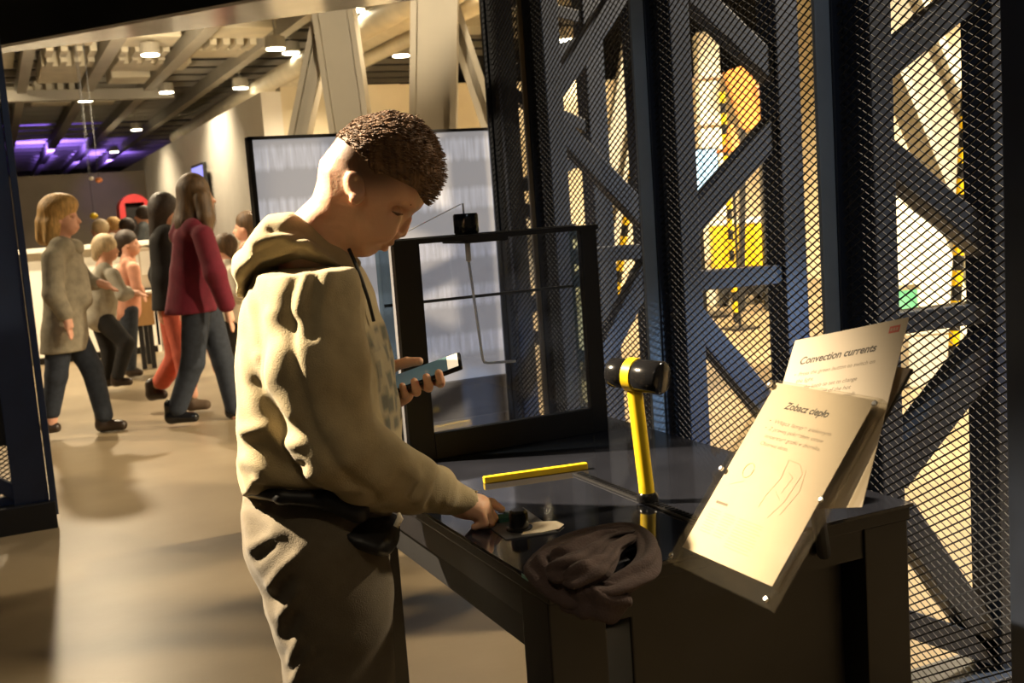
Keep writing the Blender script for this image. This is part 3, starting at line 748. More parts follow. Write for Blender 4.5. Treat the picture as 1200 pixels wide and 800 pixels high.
# pale drawing: ring, flask and pen strokes
ring = [(-0.058 + 0.0105 * math.cos(t), -0.002 + 0.012 * math.sin(t), 0.0006) for t in np.linspace(0.6, 6.6, 26)]
MB().tube(ring, 0.0005, 5).obj('drawn_ring', 'ink_yellow', s1)
for st in ([(0.01, 0.03), (0.035, 0.028), (0.05, 0.015), (0.045, -0.03), (0.03, -0.06)], [(0.01, 0.03), (0.014, 0.0), (0.004, -0.03), (0.002, -0.05)], [(0.022, 0.012), (0.036, 0.006), (0.030, -0.02)], [(0.018, -0.02), (0.034, -0.03)], [(-0.08, -0.03), (-0.055, -0.02)], [(0.052, 0.022), (0.062, -0.01), (0.05, -0.05)]):
    MB().tube([(x, y, 0.0005) for x, y in st], 0.00032, 4).obj('drawn_stroke', 'ink_pale', s1)
put_text(s1, 'Pokusa', -0.088, -0.062, 0.008, 'ink_grey', 0.2, 0, 0.026) if False else MB().box((-0.088, -0.064, 0.0003), (-0.060, -0.060, 0.0005)).obj('faint_heading', 'ink_grey', s1)
for (x0, x1, ya, n) in ((-0.090, -0.062, -0.074, 9), (-0.056, -0.028, -0.074, 9), (-0.022, 0.036, -0.074, 11)):
    for i in range(n):
        e = random.uniform(0, 0.008)
        MB().box((x0, ya - i * 0.0045 - 0.0012, 0.0003), (x1 - e, ya - i * 0.0045, 0.0005)).obj('faint_print_line', 'ink_pale', s1)

EX = np.array([0.187, -0.959, 0.215]); EN = np.array([-0.792, -0.017, 0.610])
s2 = sheet_frame('information_sheet', 'white printed sheet headed Convection currents sticking out behind the acrylic holder', 'sheet', tuple(np.array([1.041, 1.242, 1.057]) - EN * 0.014), EX, EN)
boxobj('paper', (-PW, -PH, -0.0004), (PW, PH, 0.0004), 'paper', s2)
put_text(s2, 'Convection currents', -0.082, 0.100, 0.0185, 'ink', 0.22, 0.0005, 0.142)
for i, (tx, x, wd) in enumerate((('•  Press the green button to switch on', -0.086, 0.150), ('the light.', -0.078, 0.034), ('•  Use the knob to set to change', -0.086, 0.125), ('the temperature of the hot', -0.078, 0.110), ('container. Watch the result.', -0.078, 0.122))):
    put_text(s2, tx, x, 0.079 - i * 0.0125, 0.0095, 'ink_grey' if i in (0,) else 'ink_grey', 0.22, 0.0001, wd)
lg = MB().box((0.076, 0.126, 0.0004), (0.094, 0.138, 0.0006)).obj('corner_logo', 'ink_red', s2)
for i in range(3): MB().box((0.0785 + i * 0.0047, 0.1295, 0.0006), (0.0815 + i * 0.0047, 0.1345, 0.0008)).obj('logo_mark', 'ink_pale', lg)
# a second, brown backed card behind
cc = onpl(1068, 431, np.array([0.953, 1.245, 0.963]) - SN * 0.045, SN)
s3 = sheet_frame('backing_card', 'grey brown card sticking out behind the printed sheets', 'card', tuple(cc - SX * 0.10 - SY * 0.045), SX, SN)
boxobj('card_sheet', (-0.10, -0.045, -0.002), (0.0985, 0.0435, 0.0), 'card', s3)
boxobj('card_back', (-0.10, -0.045, -0.006), (0.10, 0.045, -0.002), 'black', s3)

# ================================================================== BROWN SCARF
def sp(px, py, dz=0.02, z=TZ): return onz(px, py, z + dz) - np.array([0.83, 1.5, TZ])
def pleated(path, rad, squash, pleats, amp, twist, closed=False, n=40, seg=14):
    # smooth (Catmull-Rom) path swept with a pleated cross-section
    P = [np.array(p, float) for p in path]; m = len(P); pts = []; rr = []; sq = []
    span = m if closed else m - 1
    for i in range(span):
        g = lambda k: P[k % m] if closed else P[min(max(k, 0), m - 1)]
        gr = lambda k: rad[k % m] if closed else rad[min(max(k, 0), m - 1)]
        for a in range(seg):
            t = a / seg; p0, p1, p2, p3 = g(i - 1), g(i), g(i + 1), g(i + 2)
            pts.append(0.5 * (2 * p1 + (p2 - p0) * t + (2 * p0 - 5 * p1 + 4 * p2 - p3) * t * t + (3 * p1 - p0 - 3 * p2 + p3) * t ** 3)); rr.append(gr(i) * (1 - t) + gr(i + 1) * t)
    if not closed: pts.append(P[-1]); rr.append(rad[-1])
    N = len(pts); vs = []
    for i in range(N):
        d = pts[(i + 1) % N] - pts[i - 1] if closed else pts[min(i + 1, N - 1)] - pts[max(i - 1, 0)]
        d = d / np.linalg.norm(d); a = np.cross(d, (0, 0, 1.0)); a /= np.linalg.norm(a); b = np.cross(a, d)
        u = i / N
        for k in range(n):
            th = 2 * math.pi * k / n
            w_ = math.cos(pleats * th + twist * u * 2 * math.pi + 1.2 * math.sin(u * 9));
            r = rr[i] * (1 + amp * w_ + 0.10 * math.sin(u * 23 + 2 * th))
            if not closed: r *= min(1, math.sqrt(max(0.02, min(u, 1 - u) * 9)))
            vs.append(pts[i] + a * (r * math.cos(th)) + b * (r * math.sin(th) * squash))
    fs = []
    for i in range(N if closed else N - 1):
        for k in range(n): fs.append((i * n + k, i * n + (k + 1) % n, ((i + 1) % N) * n + (k + 1) % n, ((i + 1) % N) * n + k))
    if not closed: fs.append(tuple(range(n))[::-1]); fs.append(tuple((N - 1) * n + k for k in range(n)))
    return vs, fs


sm = MB()
dn = np.array([0.0, -0.012, -0.012])
sm.add(*pleated([sp(636, 662, .018), sp(662, 643, .022), sp(700, 627, .022), sp(738, 621, .018), sp(759, 640, .016), sp(757, 664, .010), sp(735, 680, .004), sp(700, 686, .002) + dn, sp(664, 684, .004) + dn, sp(641, 676, .010)],
                [.024, .022, .016, .014, .018, .021, .022, .024, .024, .024], 0.8, 4, .20, 2, True))
sm.add(*pleated([sp(640, 672, .022), sp(668, 664, .030), sp(694, 648, .034), sp(712, 630, .034), sp(742, 622, .026)], [.022, .024, .018, .012, .010], 0.75, 4, .22, .6))
sm.add(*pleated([sp(658, 682, .014), sp(688, 672, .024), sp(710, 660, .030), sp(722, 642, .034), sp(744, 628, .028)], [.020, .023, .016, .010, .009], 0.8, 4, .24, -.5))
sm.add(*pleated([sp(644, 656, .028), sp(668, 647, .038), sp(698, 632, .040), sp(722, 624, .034)], [.012, .015, .012, .009], 0.9, 3, .2, .4))
# edge hanging over the table end
sm.add(*pleated([sp(652, 684, .004) + dn, sp(676, 688, .0) + dn * 1.4, sp(700, 688, .0) + dn * 1.6, sp(730, 683, .0) + dn * 1.2], [.016, .021, .022, .016], 1.2, 4, .22, 1))
me = sm.mesh('scarf', 0.0, True)
for v in me.vertices:
    if v.co.y > -0.027 and v.co.z < 0.0008: v.co.z = 0.0008
sf = link('scarf', me, 'scarf', None, (0.83, 1.5, TZ))
tag(sf, 'crumpled brown knitted scarf lying over the table corner', 'scarf')
# ================================================================== THE BOY
BD = 1.95
BO = HF * BD + R0 * (-0.335)
BROT = -YAW
def bl(px, py, dy=0.0):
    wv = ond(px, py, BD + dy) - BO
    return np.array([wv @ R0, wv @ HF, wv[2]])
def b2(pts): return [(lambda q: (q[0], q[2]))(bl(x, y)) for x, y in pts]


boy = thing('person', 'boy in a khaki grey hoodie and joggers holding a phone and pressing a table button', 'person', tuple(BO), BROT)

# ---- skin: head and neck
H = SDF((-0.06, -0.14, 1.10), (0.28, 0.14, 1.58), 0.0027)
skull = [(380, 200), (384, 178), (399, 156), (424, 141), (455, 136), (484, 146), (501, 164), (509, 188), (508, 212), (500, 234), (492, 245), (485, 250), (477, 258), (468, 270), (463, 276), (461, 282), (457, 286), (450, 288), (450, 292), (444, 293), (440, 297), (432, 301), (424, 301), (414, 297), (402, 286), (394, 262), (382, 235)]
H.inflate(b2(skull), 0.0, lambda x, z: 0.074 - 0.018 * np.clip((1.40 - z) / 0.09, 0, 1), 0.060, 0.0)
neck = [(379, 190), (375, 212), (367, 230), (351, 245), (330, 264), (320, 350), (400, 350), (408, 310), (412, 288), (425, 262), (420, 230), (400, 190)]
H.inflate(b2(neck), 0.0, 0.058, 0.045, 0.03)
# nose, lips, brow, cheek, eye socket
H.cap(bl(479, 257), bl(471, 272), .006, .0092, .005)
for s in (-1, 1): H.ell(bl(465, 276, s * .009), (.008, .006, .007), None, .005)
H.cap(bl(458, 284, -.012), bl(458, 284, .012), .0062, .0062, .003); H.cap(bl(451, 290.5, -.011), bl(451, 290.5, .011), .0065, .0065, .003)
H.cap(bl(457, 289, -.022), bl(457, 289, .022), .0022, .0022, .002, 's')
for s in (-1, 1):
    H.ell(bl(468, 247, s * .050), (.017, .016, .012), None, .012, 's')
    H.cap(bl(484, 240, s * .022), bl(470, 234, s * .052), .006, .006, .012)
    H.ell(bl(463, 250, s * .042), (.010, .010, .010), None, .004)
    H.ell(bl(448, 268, s * .046), (.026, .014, .022), None, .02)
    # ear
    ec = bl(416, 218, s * .082)
    H.ell(ec, (.0185, .0075, .0275), np.array([[.86, .36 * s, .34], [-.38 * s, .92, 0], [-.32, -.1 * s, .94]]), .003)
    H.ell(ec + np.array([.003, s * .009, .002]), (.0115, .0075, .018), np.array([[.94, 0, .34], [0, 1, 0], [-.34, 0, .94]]), .004, 's')
    H.ell(ec + np.array([-.002, s * .003, -.022]), (.009, .006, .008), None, .006)
headA = H.arrays()

# ---- skin: right hand (points at the button) and forearm
RW = bl(541, 590, .02)
A = SDF((0.05, -0.26, 0.74), (0.42, 0.20, 1.12), 0.0028)
A.chain([bl(400, 535, -.15), bl(470, 570, -.09), RW], [.036, .030, .023], .01)
pk = [bl(567, 588, .064), bl(569, 593, .044), bl(568, 598, .024), bl(564, 602, .006)]
A.cap(RW, bl(562, 592, .045), .021, .019, .012); A.cap(RW, bl(560, 598, .016), .021, .019, .012); A.cap(bl(550, 592, .03), bl(562, 594, .034), .022, .02, .012)
tip = np.array([*( (lambda q: (q @ R0, q @ HF))(np.array([0.797, 1.848, 0]) - BO) ), TZ + 0.022])
A.chain([pk[0], pk[0] * .55 + tip * .45 + np.array([0, 0, .004]), tip], [.0105, .0088, .0070], .005)
for i, (m1, m2, r) in enumerate((((578, 607), (566, 617), .0095), ((575, 612), (562, 619), .009), ((568, 613), (556, 617), .008))):
    dd = (.044, .024, .006)[i]
    A.chain([pk[i + 1], bl(*m1, dd), bl(*m2, dd + .004)], [r + .001, r, r - .0012], .003)
A.chain([bl(548, 598, .052), bl(562, 608, .062), bl(575, 612, .058)], [.012, .0095, .008], .006)
rhand = A.arrays()

# ---- phone and left hand
pcn = (bl(470, 452, .10) + bl(538, 427, .10)) / 2
PL = bl(540, 427.5, .10) - bl(470, 453, .10); PL /= np.linalg.norm(PL)
PWd = np.array([.20, -.95, -.22]); PWd -= PL * (PWd @ PL); PWd /= np.linalg.norm(PWd); PN = np.cross(PL, PWd)
if PN[2] < 0: PN = -PN
pcen = bl(540, 427.5, .10) - PL * .072 - PWd * 0.033 + PN * 0
pcen = bl(541, 428, .10) - PL * .072 - PWd * .034
L = SDF((0.0, -0.10, 0.92), (0.36, 0.30, 1.20), 0.0028)
def ph(l, wv, n): return pcen + PL * l + PWd * wv + PN * n
LW = ph(-.115, -.015, -.045)
L.chain([bl(365, 500, .17), LW], [.036, .024], .01)
L.cap(LW, ph(-.055, .0, -.028), .022, .020, .012); L.cap(LW, ph(-.06, -.03, -.024), .02, .017, .012)
L.cap(ph(-.07, -.02, -.03), ph(-.01, -.018, -.022), .018, .013, .012)
# thumb along the far edge, laid over the screen
L.chain([ph(-.095, -.045, -.012), ph(-.062, -.047, .014), ph(-.03, -.036, .016), ph(-.006, -.026, .013)], [.0145, .0115, .0098, .0085], .005)
for l0, l1, r in ((.022, .026, .0085), (-.002, .002, .0088), (-.026, -.022, .0086), (-.048, -.046, .0078)):
    L.chain([ph(l0 - .02, -.012, -.022), ph(l0, .030, -.021), ph(l1, .047, -.010), ph(l1 + .002, .044, .006)], [r + .001, r, r - .0004, r - .001], .003)
lhand = L.arrays()

# ---- slim body under the clothes
Bd = SDF((-0.25, -0.28, 0.0), (0.25, 0.28, 1.32), 0.011)
Bd.chain([bl(380, 335), bl(375, 420), bl(372, 560), bl(372, 610)], [.05, .085, .09, .09], .03, flat=((0, 1, 0), 1.3))
for s in (-1, 1):
    dy = s * .080
    an = bl(388, 1085, dy); an[2] = max(an[2], .09)
    Bd.chain([bl(374, 640, dy), bl(388, 710, dy), bl(398, 790, dy), bl(402, 860, dy), bl(398, 960, dy), an], [.06, .06, .055, .045, .042, .032], .02); Bd.cap(an, an + np.array([.10, 0, -.045]), .03, .025, .01)
Bd.chain([bl(372, 362, -.14), bl(385, 520, -.17), bl(410, 540, -.15)], [.034, .036, .034], .02)
Bd.chain([bl(372, 362, .14), bl(350, 500, .18), bl(365, 500, .17)], [.034, .036, .034], .02)
body = link('body', mesh_from('body', [headA, rhand, lhand, Bd.arrays()], 1), 'skin_boy', boy)

# ---- stroke displacement (cloth folds drawn on the camera-side cloth)
def px_of(V):
    wv = V[:, 0:1] * R0 + V[:, 1:2] * HF + np.array([0, 0, 1.0]) * V[:, 2:3] + BO - CP
    z = wv @ FW
    return 600 + F * (wv @ CR) / z, 400 - F * (wv @ CU) / z
def folds(strokes, noise=0.0, clampy=None):
    def fn(V, N):
        x, y = px_of(V); d = np.zeros(len(V))
        nearside = np.clip(-N[:, 1] * 1.6 + 0.25, 0, 1)
        for pts, amp, wd in strokes:
            best = np.full(len(V), 1e9)
            for i in range(len(pts) - 1):
                a = np.array(pts[i], float); e = np.array(pts[i + 1], float) - a
                t = np.clip(((x - a[0]) * e[0] + (y - a[1]) * e[1]) / (e @ e), 0, 1)
                best = np.minimum(best, (x - a[0] - t * e[0]) ** 2 + (y - a[1] - t * e[1]) ** 2)
            d += 0.72 * amp * np.exp(-best / (wd * wd * 1.25))
        d *= nearside
        if noise:
            p = V * 26
            d += noise * (np.sin(p[:, 0] * 1.3 + np.sin(p[:, 2] * 0.9) * 1.7) * np.sin(p[:, 2] * 1.1 + p[:, 1] * 1.5 + 1.3) + 0.6 * np.sin(p[:, 2] * 2.3 + p[:, 0] * 1.9 + 4 * np.sin(p[:, 1])))
        return V + N * d[:, None]
    return fn


# ---- hoodie
Ho = SDF((-0.22, -0.31, 0.74), (0.34, 0.33, 1.30), 0.0055)
torso = [(338, 283), (312, 300), (292, 335), (284, 375), (281, 420), (282, 460), (284, 500), (283, 530), (287, 558), (290, 574), (340, 579), (400, 583), (440, 592), (462, 596), (472, 580), (472, 540), (470, 500), (466, 460), (459, 420), (449, 380), (437, 345), (424, 318), (410, 300), (385, 285)]
Ho.inflate(b2(torso), 0.0, lambda x, z: 0.150 + 0.02 * np.clip((1.2 - z) / 0.1, 0, 1), 0.085, 0.0)
Ho.ell(bl(366, 345, -.125), (.075, .055, .085), None, .04); Ho.ell(bl(366, 345, .125), (.075, .055, .085), None, .04)
for s_ in (-1, 1): Ho.chain([bl(352, 312, s_ * .03), bl(358, 326, s_ * .085), bl(364, 340, s_ * .125)], [.055, .060, .060], .03)
# near (right) sleeve
SH = bl(368, 352, -.150); EL = bl(392, 518, -.185)
Ho.chain([SH, bl(376, 430, -.175), EL], [.070, .074, .066], .025)
Ho.chain([EL, bl(430, 545, -.150), bl(480, 565, -.085), bl(508, 574, -.035)], [.066, .066, .052, .043], .015)
Ho.chain([bl(508, 574, -.035), bl(522, 581, -.005)], [.043, .033], .006)
Ho.chain([bl(522, 581, -.005), bl(546, 588, .022)], [.0315, .0285], .004)
# far (left) sleeve
Ho.chain([bl(368, 352, .150), bl(352, 440, .195), bl(372, 500, .20)], [.066, .068, .060], .025)
Ho.chain([bl(372, 500, .20), bl(430, 480, .16), LW + (bl(430, 480, .16) - LW) * .22], [.058, .046, .034], .015)
wr = (bl(545, 588, .022) - bl(522, 581, -.005)); wr /= np.linalg.norm(wr)
Ho.cap(bl(546, 588, .022) + wr * .012, bl(546, 588, .022) + wr * .08, .023, .023, .002, 's')
hood_strokes = [([(346, 326), (338, 350), (337, 378)], -.010, 7), ([(370, 322), (366, 360), (366, 392)], -.010, 6), ([(357, 330), (350, 362)], .007, 6), ([(385, 322), (384, 350)], .005, 7), ([(400, 330), (410, 360)], -.005, 7),
                ([(392, 350), (402, 420), (400, 470)], -.006, 9), ([(420, 360), (438, 440), (446, 490)], .005, 8), ([(445, 360), (452, 420), (452, 480)], -.008, 6),
                ([(340, 380), (345, 440), (365, 500), (395, 548), (440, 582)], -.012, 7),
                ([(318, 370), (322, 430), (320, 450)], .008, 9), ([(305, 420), (318, 455), (345, 485)], .012, 8), ([(300, 450), (320, 480), (345, 512)], -.012, 8),
                ([(290, 505), (315, 500), (330, 520), (345, 518)], .013, 8), ([(300, 520), (330, 545), (350, 550)], -.010, 7), ([(288, 540), (320, 556), (370, 560)], .009, 8),
                ([(300, 570), (360, 576), (420, 582)], -.006, 4), ([(300, 563), (360, 569), (410, 574)], .005, 5),
                ([(505, 545), (503, 562), (490, 585)], .007, 5), ([(497, 548), (492, 566), (480, 582)], -.006, 4), ([(516, 552), (512, 572), (502, 594)], -.006, 4),
                ([(528, 565), (522, 590)], .003, 3), ([(440, 500), (430, 530), (400, 550)], .006, 9), ([(450, 520), (470, 545), (495, 560)], .005, 8)]
hoodie = link('hoodie', mesh_from('hoodie', [Ho.arrays()], 1, folds(hood_strokes, 0.0022)), 'hoodie', boy)
# hood thrown back: its own puffed roll
Hd = SDF((-0.24, -0.20, 1.10), (0.16, 0.20, 1.40), 0.005)
hoodpoly = [(346, 248), (318, 250), (304, 263), (290, 288), (277, 299), (275, 317), (283, 331), (282, 346), (291, 349), (305, 334), (330, 312), (360, 304), (392, 314), (417, 324), (421, 308), (408, 292), (392, 278), (372, 262)]
Hd.inflate(b2(hoodpoly), 0.0, lambda x, z: 0.125 - 0.03 * np.clip((x - 0.0) / 0.08, 0, 1), 0.045, 0.0)
Hd.inflate(b2([(340, 246), (362, 232), (398, 240), (424, 270), (420, 286), (408, 292), (390, 276), (368, 262)]), 0.0, 0.050, 0.03, 0.01, 's')
hs = [([(340, 252), (372, 268), (405, 296), (416, 312)], .007, 6), ([(318, 268), (350, 266), (385, 288), (404, 312)], -.010, 5), ([(300, 285), (330, 280), (362, 286)], .009, 6), ([(284, 320), (300, 305), (340, 290)], .008, 6),
      ([(295, 300), (320, 288), (350, 278)], -.009, 5), ([(290, 330), (310, 312), (340, 300)], -.010, 4)]
link('hood', mesh_from('hood', [Hd.arrays()], 1, folds(hs, 0.0015)), 'hoodie', hoodie)
o = MB().tube([bl(409, 292, -.062), bl(415, 305, -.075), bl(424, 328, -.088), bl(432, 352, -.085), bl(438, 376, -.075)], 0.0032, 8).obj('drawstring', 'black', hoodie, smooth=True)
# faded dark chest print: letter-like blocks lying on the front of the hoodie are printed by the material
def hoodie_print():
    m = M['hoodie']; nt = m.node_tree; b = nt.nodes['Principled BSDF']
    src = b.inputs['Base Color'].links[0].from_socket
    tc = nt.nodes.new('ShaderNodeTexCoord'); sx = nt.nodes.new('ShaderNodeSeparateXYZ'); nt.links.new(tc.outputs['Object'], sx.inputs[0])
    def rng(sock, lo, hi, soft):
        r = nt.nodes.new('ShaderNodeMapRange'); r.inputs[1].default_value = lo; r.inputs[2].default_value = lo + soft
        r2 = nt.nodes.new('ShaderNodeMapRange'); r2.inputs[1].default_value = hi; r2.inputs[2].default_value = hi - soft
        nt.links.new(sock, r.inputs[0]); nt.links.new(sock, r2.inputs[0])
        mm = nt.nodes.new('ShaderNodeMath'); mm.operation = 'MULTIPLY'; nt.links.new(r.outputs[0], mm.inputs[0]); nt.links.new(r2.outputs[0], mm.inputs[1]); return mm.outputs[0]
    z0 = bl(460, 500)[2]; z1 = bl(450, 375)[2]
    zz = rng(sx.outputs['Z'], z0, z1, 0.01); yy = rng(sx.outputs['Y'], -0.115, 0.115, 0.008)
    xx = nt.nodes.new('ShaderNodeMapRange'); xx.inputs[1].default_value = 0.085; xx.inputs[2].default_value = 0.10; nt.links.new(sx.outputs['X'], xx.inputs[0])
    v = nt.nodes.new('ShaderNodeTexVoronoi'); v.inputs['Scale'].default_value = 28; v.distance = 'CHEBYCHEV'; nt.links.new(tc.outputs['Object'], v.inputs['Vector'])
    vr = nt.nodes.new('ShaderNodeMapRange'); vr.inputs[1].default_value = 0.25; vr.inputs[2].default_value = 0.5; vr.inputs[3].default_value = 0.9; vr.inputs[4].default_value = 0.35; nt.links.new(v.outputs['Distance'], vr.inputs[0])
    p = zz
    for q in (yy, xx.outputs[0], vr.outputs[0]):
        mm = nt.nodes.new('ShaderNodeMath'); mm.operation = 'MULTIPLY'; nt.links.new(p, mm.inputs[0]); nt.links.new(q, mm.inputs[1]); p = mm.outputs[0]
    mx = nt.nodes.new('ShaderNodeMix'); mx.data_type = 'RGBA'; nt.links.new(p, mx.inputs[0]); nt.links.new(src, mx.inputs[6]); mx.inputs[7].default_value = (0.045, 0.05, 0.04, 1)
    nt.links.new(mx.outputs[2], b.inputs['Base Color'])
hoodie_print()

# ---- joggers
Tr = SDF((-0.20, -0.22, 0.04), (0.22, 0.22, 0.92), 0.0065)
pel = [(288, 572), (287, 600), (292, 632), (302, 655), (318, 678), (322, 700), (340, 706), (440, 706), (456, 690), (457, 640), (458, 600), (455, 585), (400, 572)]
Tr.inflate(b2(pel), 0.0, 0.165, 0.09, 0.0)
for s in (-1, 1):
    dy = s * .080
    leg = [bl(374, 640, dy), bl(388, 710, dy), bl(398, 790, dy), bl(402, 860, dy), bl(398, 960, dy), bl(388, 1075, dy)]
    Tr.chain(leg, [.110, .102, .092, .080, .070, .056], .03, flat=((0, 1, 0), 0.92))
ts = [([(296, 640), (310, 632), (330, 625)], .008, 6), ([(300, 655), (318, 640)], -.008, 5), ([(318, 684), (332, 665), (350, 650)], .012, 6), ([(322, 700), (340, 680)], -.010, 6), ([(330, 720), (345, 702), (352, 690)], .012, 6), ([(334, 745), (346, 722)], -.010, 6), ([(340, 775), (350, 750)], .011, 5), ([(345, 795), (362, 762)], .011, 5),
      ([(372, 640), (400, 628), (412, 600)], -.007, 6), ([(355, 640), (385, 640), (410, 625)], .005, 6), ([(290, 600), (305, 606), (322, 618)], .010, 7)]
tro = link('joggers', mesh_from('joggers', [Tr.arrays()], 1, folds(ts, 0.002)), 'trousers', boy)
for s in (-1, 1):
    an = bl(388, 1075, s * .08)
    Sh = SDF((an[0] - .12, an[1] - .08, -0.01), (an[0] + .24, an[1] + .08, .14), 0.006)
    Sh.chain([(an[0] - .05, an[1], .045), (an[0] + .06, an[1], .045), (an[0] + .15, an[1], .035)], [.043, .045, .035], .02); Sh.cap((an[0] - .02, an[1], .05), (an[0] - .01, an[1], .10), .042, .04, .02)
    Sh.cut_plane((0, 0, 0.001), (0, 0, -1))
    link('shoe', mesh_from('shoe', [Sh.arrays()], 1), 'black', boy)
# ---- waist bag
Wb = SDF((-0.20, -0.24, 0.74), (0.26, 0.10, 0.95), 0.0055)
Wb.inflate(b2([(392, 586), (405, 600), (425, 620), (450, 628), (465, 629), (472, 620), (473, 602), (468, 596), (440, 585)]), -0.075, 0.10, 0.035, 0.0)
Wb.chain([bl(292, 574, -.10), bl(330, 582, -.168), bl(380, 585, -.172), bl(420, 600, -.165)], [.009, .012, .015, .02], .01)
Wb.chain([bl(292, 574, -.10), bl(292, 576, -.02), bl(294, 576, .08)], [.009, .008, .008], .01)
wb = link('waist_bag', mesh_from('waist_bag', [Wb.arrays()], 2), 'black', boy)
wb['label'] = 'black waist bag with pale zip pull'
MB().tube([bl(467, 601, -.16), bl(469, 607, -.165), bl(464, 617, -.168)], [.003, .006, .005], 8).obj('zip_pull', 'cream', wb, smooth=True)

# ---- hair
Hr = SDF((0.0, -0.12, 1.38), (0.27, 0.12, 1.58), 0.0035)
hairo = [(382, 200), (385, 178), (399, 156), (422, 138), (455, 130), (487, 139), (506, 159), (516, 184), (518, 208), (508, 228), (498, 240), (470, 262), (430, 262), (400, 240)]
Hr.inflate(b2(hairo), 0.0, 0.0765, 0.060, 0.0)
Hr.mask(b2([(396, 162), (410, 120), (520, 120), (530, 230), (503, 240), (497, 236), (490, 222), (474, 214), (458, 206), (446, 206), (440, 200), (430, 186), (415, 172)]))
rng = np.random.default_rng(3)
Vh, Qh = Hr.arrays()
hair = link('hair', mesh_from('hair', [(Vh, Qh)], 1), 'hair_brown', boy)
tm = MB()
me = hair.data; nrm = [(v.co.copy(), v.normal.copy()) for v in me.vertices]
sel = [i for i in range(len(nrm)) if nrm[i][1].z > -0.2 or nrm[i][0].x > 0.20]
for i in rng.choice(sel, 2200, replace=False):
    c, nn = nrm[i]
    fx = np.array([0.75, rng.normal(0, .12), -0.25 + rng.normal(0, .14)]) + np.array(nn) * 0.16; fx /= np.linalg.norm(fx)
    c = np.array(c); Ln = rng.uniform(.006, .013)
    tm.tube([c - fx * .004, c + fx * Ln * .6 + np.array(nn) * .002, c + fx * Ln], [.0011, .0009, .0003], 4, False)
o = tm.obj('hair_tufts', 'hair_brown', hair); o['kind'] = 'stuff'
# clipped sides: stubble colour of the scalp fading into the skin
def stubble():
    m = M['skin_boy']; nt = m.node_tree; b = nt.nodes['Principled BSDF']; src = b.inputs['Base Color'].links[0].from_socket
    tc = nt.nodes.new('ShaderNodeTexCoord'); mp = nt.nodes.new('ShaderNodeMapping'); mp.vector_type = 'POINT'
    c = bl(452, 166); mp.inputs['Location'].default_value = (-c[0], 0, -c[2]); mp.inputs['Scale'].default_value = (1, 0.45, 1)
    nt.links.new(tc.outputs['Object'], mp.inputs[0])
    ln = nt.nodes.new('ShaderNodeVectorMath'); ln.operation = 'LENGTH'; nt.links.new(mp.outputs[0], ln.inputs[0])
    mr = nt.nodes.new('ShaderNodeMapRange'); mr.inputs[1].default_value = 0.110; mr.inputs[2].default_value = 0.068; mr.interpolation_type = 'SMOOTHSTEP'
    nt.links.new(ln.outputs['Value'], mr.inputs[0])
    mx = nt.nodes.new('ShaderNodeMix'); mx.data_type = 'RGBA'; nt.links.new(mr.outputs[0], mx.inputs[0]); nt.links.new(src, mx.inputs[6]); mx.inputs[7].default_value = (0.15, 0.075, 0.035, 1)
    nt.links.new(mx.outputs[2], b.inputs['Base Color'])
stubble()
# near eye: lashes and brow
for s in (-1, 1):
    MB().tube([bl(459, 248, s * .0535), bl(466, 251, s * .0535), bl(472, 251, s * .049)], [.0015, .0028, .0016], 6).obj('eyelash', 'hair_brown', boy, smooth=True)
    MB().tube([bl(462, 233, s * .057), bl(473, 234, s * .054), bl(482, 240, s * .044)], [.0015, .0025, .0015], 6).obj('eyebrow', 'hair_brown', boy, smooth=True)

# ---- phone (held, so a thing of its own)
M['phone_screen'] = mat('lit_phone_screen', (0.05, 0.09, 0.09), 0.1, emit=(0.25, 0.38, 0.40), estr=0.14)
M['phone_white'] = mat('lit_phone_panel', (0.8, 0.7, 0.5), 0.2, emit=(1.0, 0.85, 0.6), estr=0.7)
def bw(p): return BO + R0 * p[0] + HF * p[1] + np.array([0, 0, p[2]])
def bdir(v): return R0 * v[0] + HF * v[1] + np.array([0, 0, v[2]])
pw_ = bw(pcen); ex, ey = bdir(PL), bdir(PWd); ez = bdir(PN)
if np.cross(ex, ey) @ ez < 0: ey = -ey
phn = thing('smartphone', 'black smartphone with lit screen held in the boy\'s left hand', 'phone', tuple(pw_))
phn.rotation_euler = Matrix(((ex[0], ey[0], ez[0]), (ex[1], ey[1], ez[1]), (ex[2], ey[2], ez[2]))).to_euler()
boxobj('phone_body', (-.072, -.035, -.009), (.072, .035, 0.0), 'black_gloss', phn, 0.003)
boxobj('phone_display', (-.066, -.032, 0.0), (.045, .032, 0.0006), 'phone_screen', phn)
boxobj('phone_panel', (.045, -.030, 0.0), (.066, .030, 0.0007), 'phone_white', phn)
# ================================================================== PEOPLE IN THE HALL
M['skin_far'] = mat('skin_warm', (0.68, 0.36, 0.24), 0.6, 0, 0.08, 18)
M['blond'] = mat('blonde_hair', (0.50, 0.30, 0.10), 0.6, 0, 0.35, 60, 0.4, 120, stretch=(1, 1, 0.2))
M['fair'] = mat('fair_hair', (0.52, 0.40, 0.24), 0.6, 0, 0.25, 60, 0.4, 120, stretch=(1, 1, 0.2))
M['long_brown'] = mat('long_brown_hair', (0.105, 0.060, 0.026), 0.55, 0, 0.45, 50, 0.4, 120, stretch=(1, 1, 0.15))
M['dark_hair'] = mat('dark_hair', (0.035, 0.022, 0.015), 0.55, 0, 0.3, 60, 0.4, 120)
M['cardigan'] = mat('grey_beige_knit', (0.27, 0.235, 0.165), 0.95, 0, 0.2, 18, 0.4, 140)
M['jeans'] = mat('dark_denim', (0.020, 0.026, 0.038), 0.85, 0, 0.25, 30, 0.2, 200)
M['boots'] = mat('dark_brown_leather', (0.035, 0.022, 0.014), 0.4, 0, 0.2, 20)
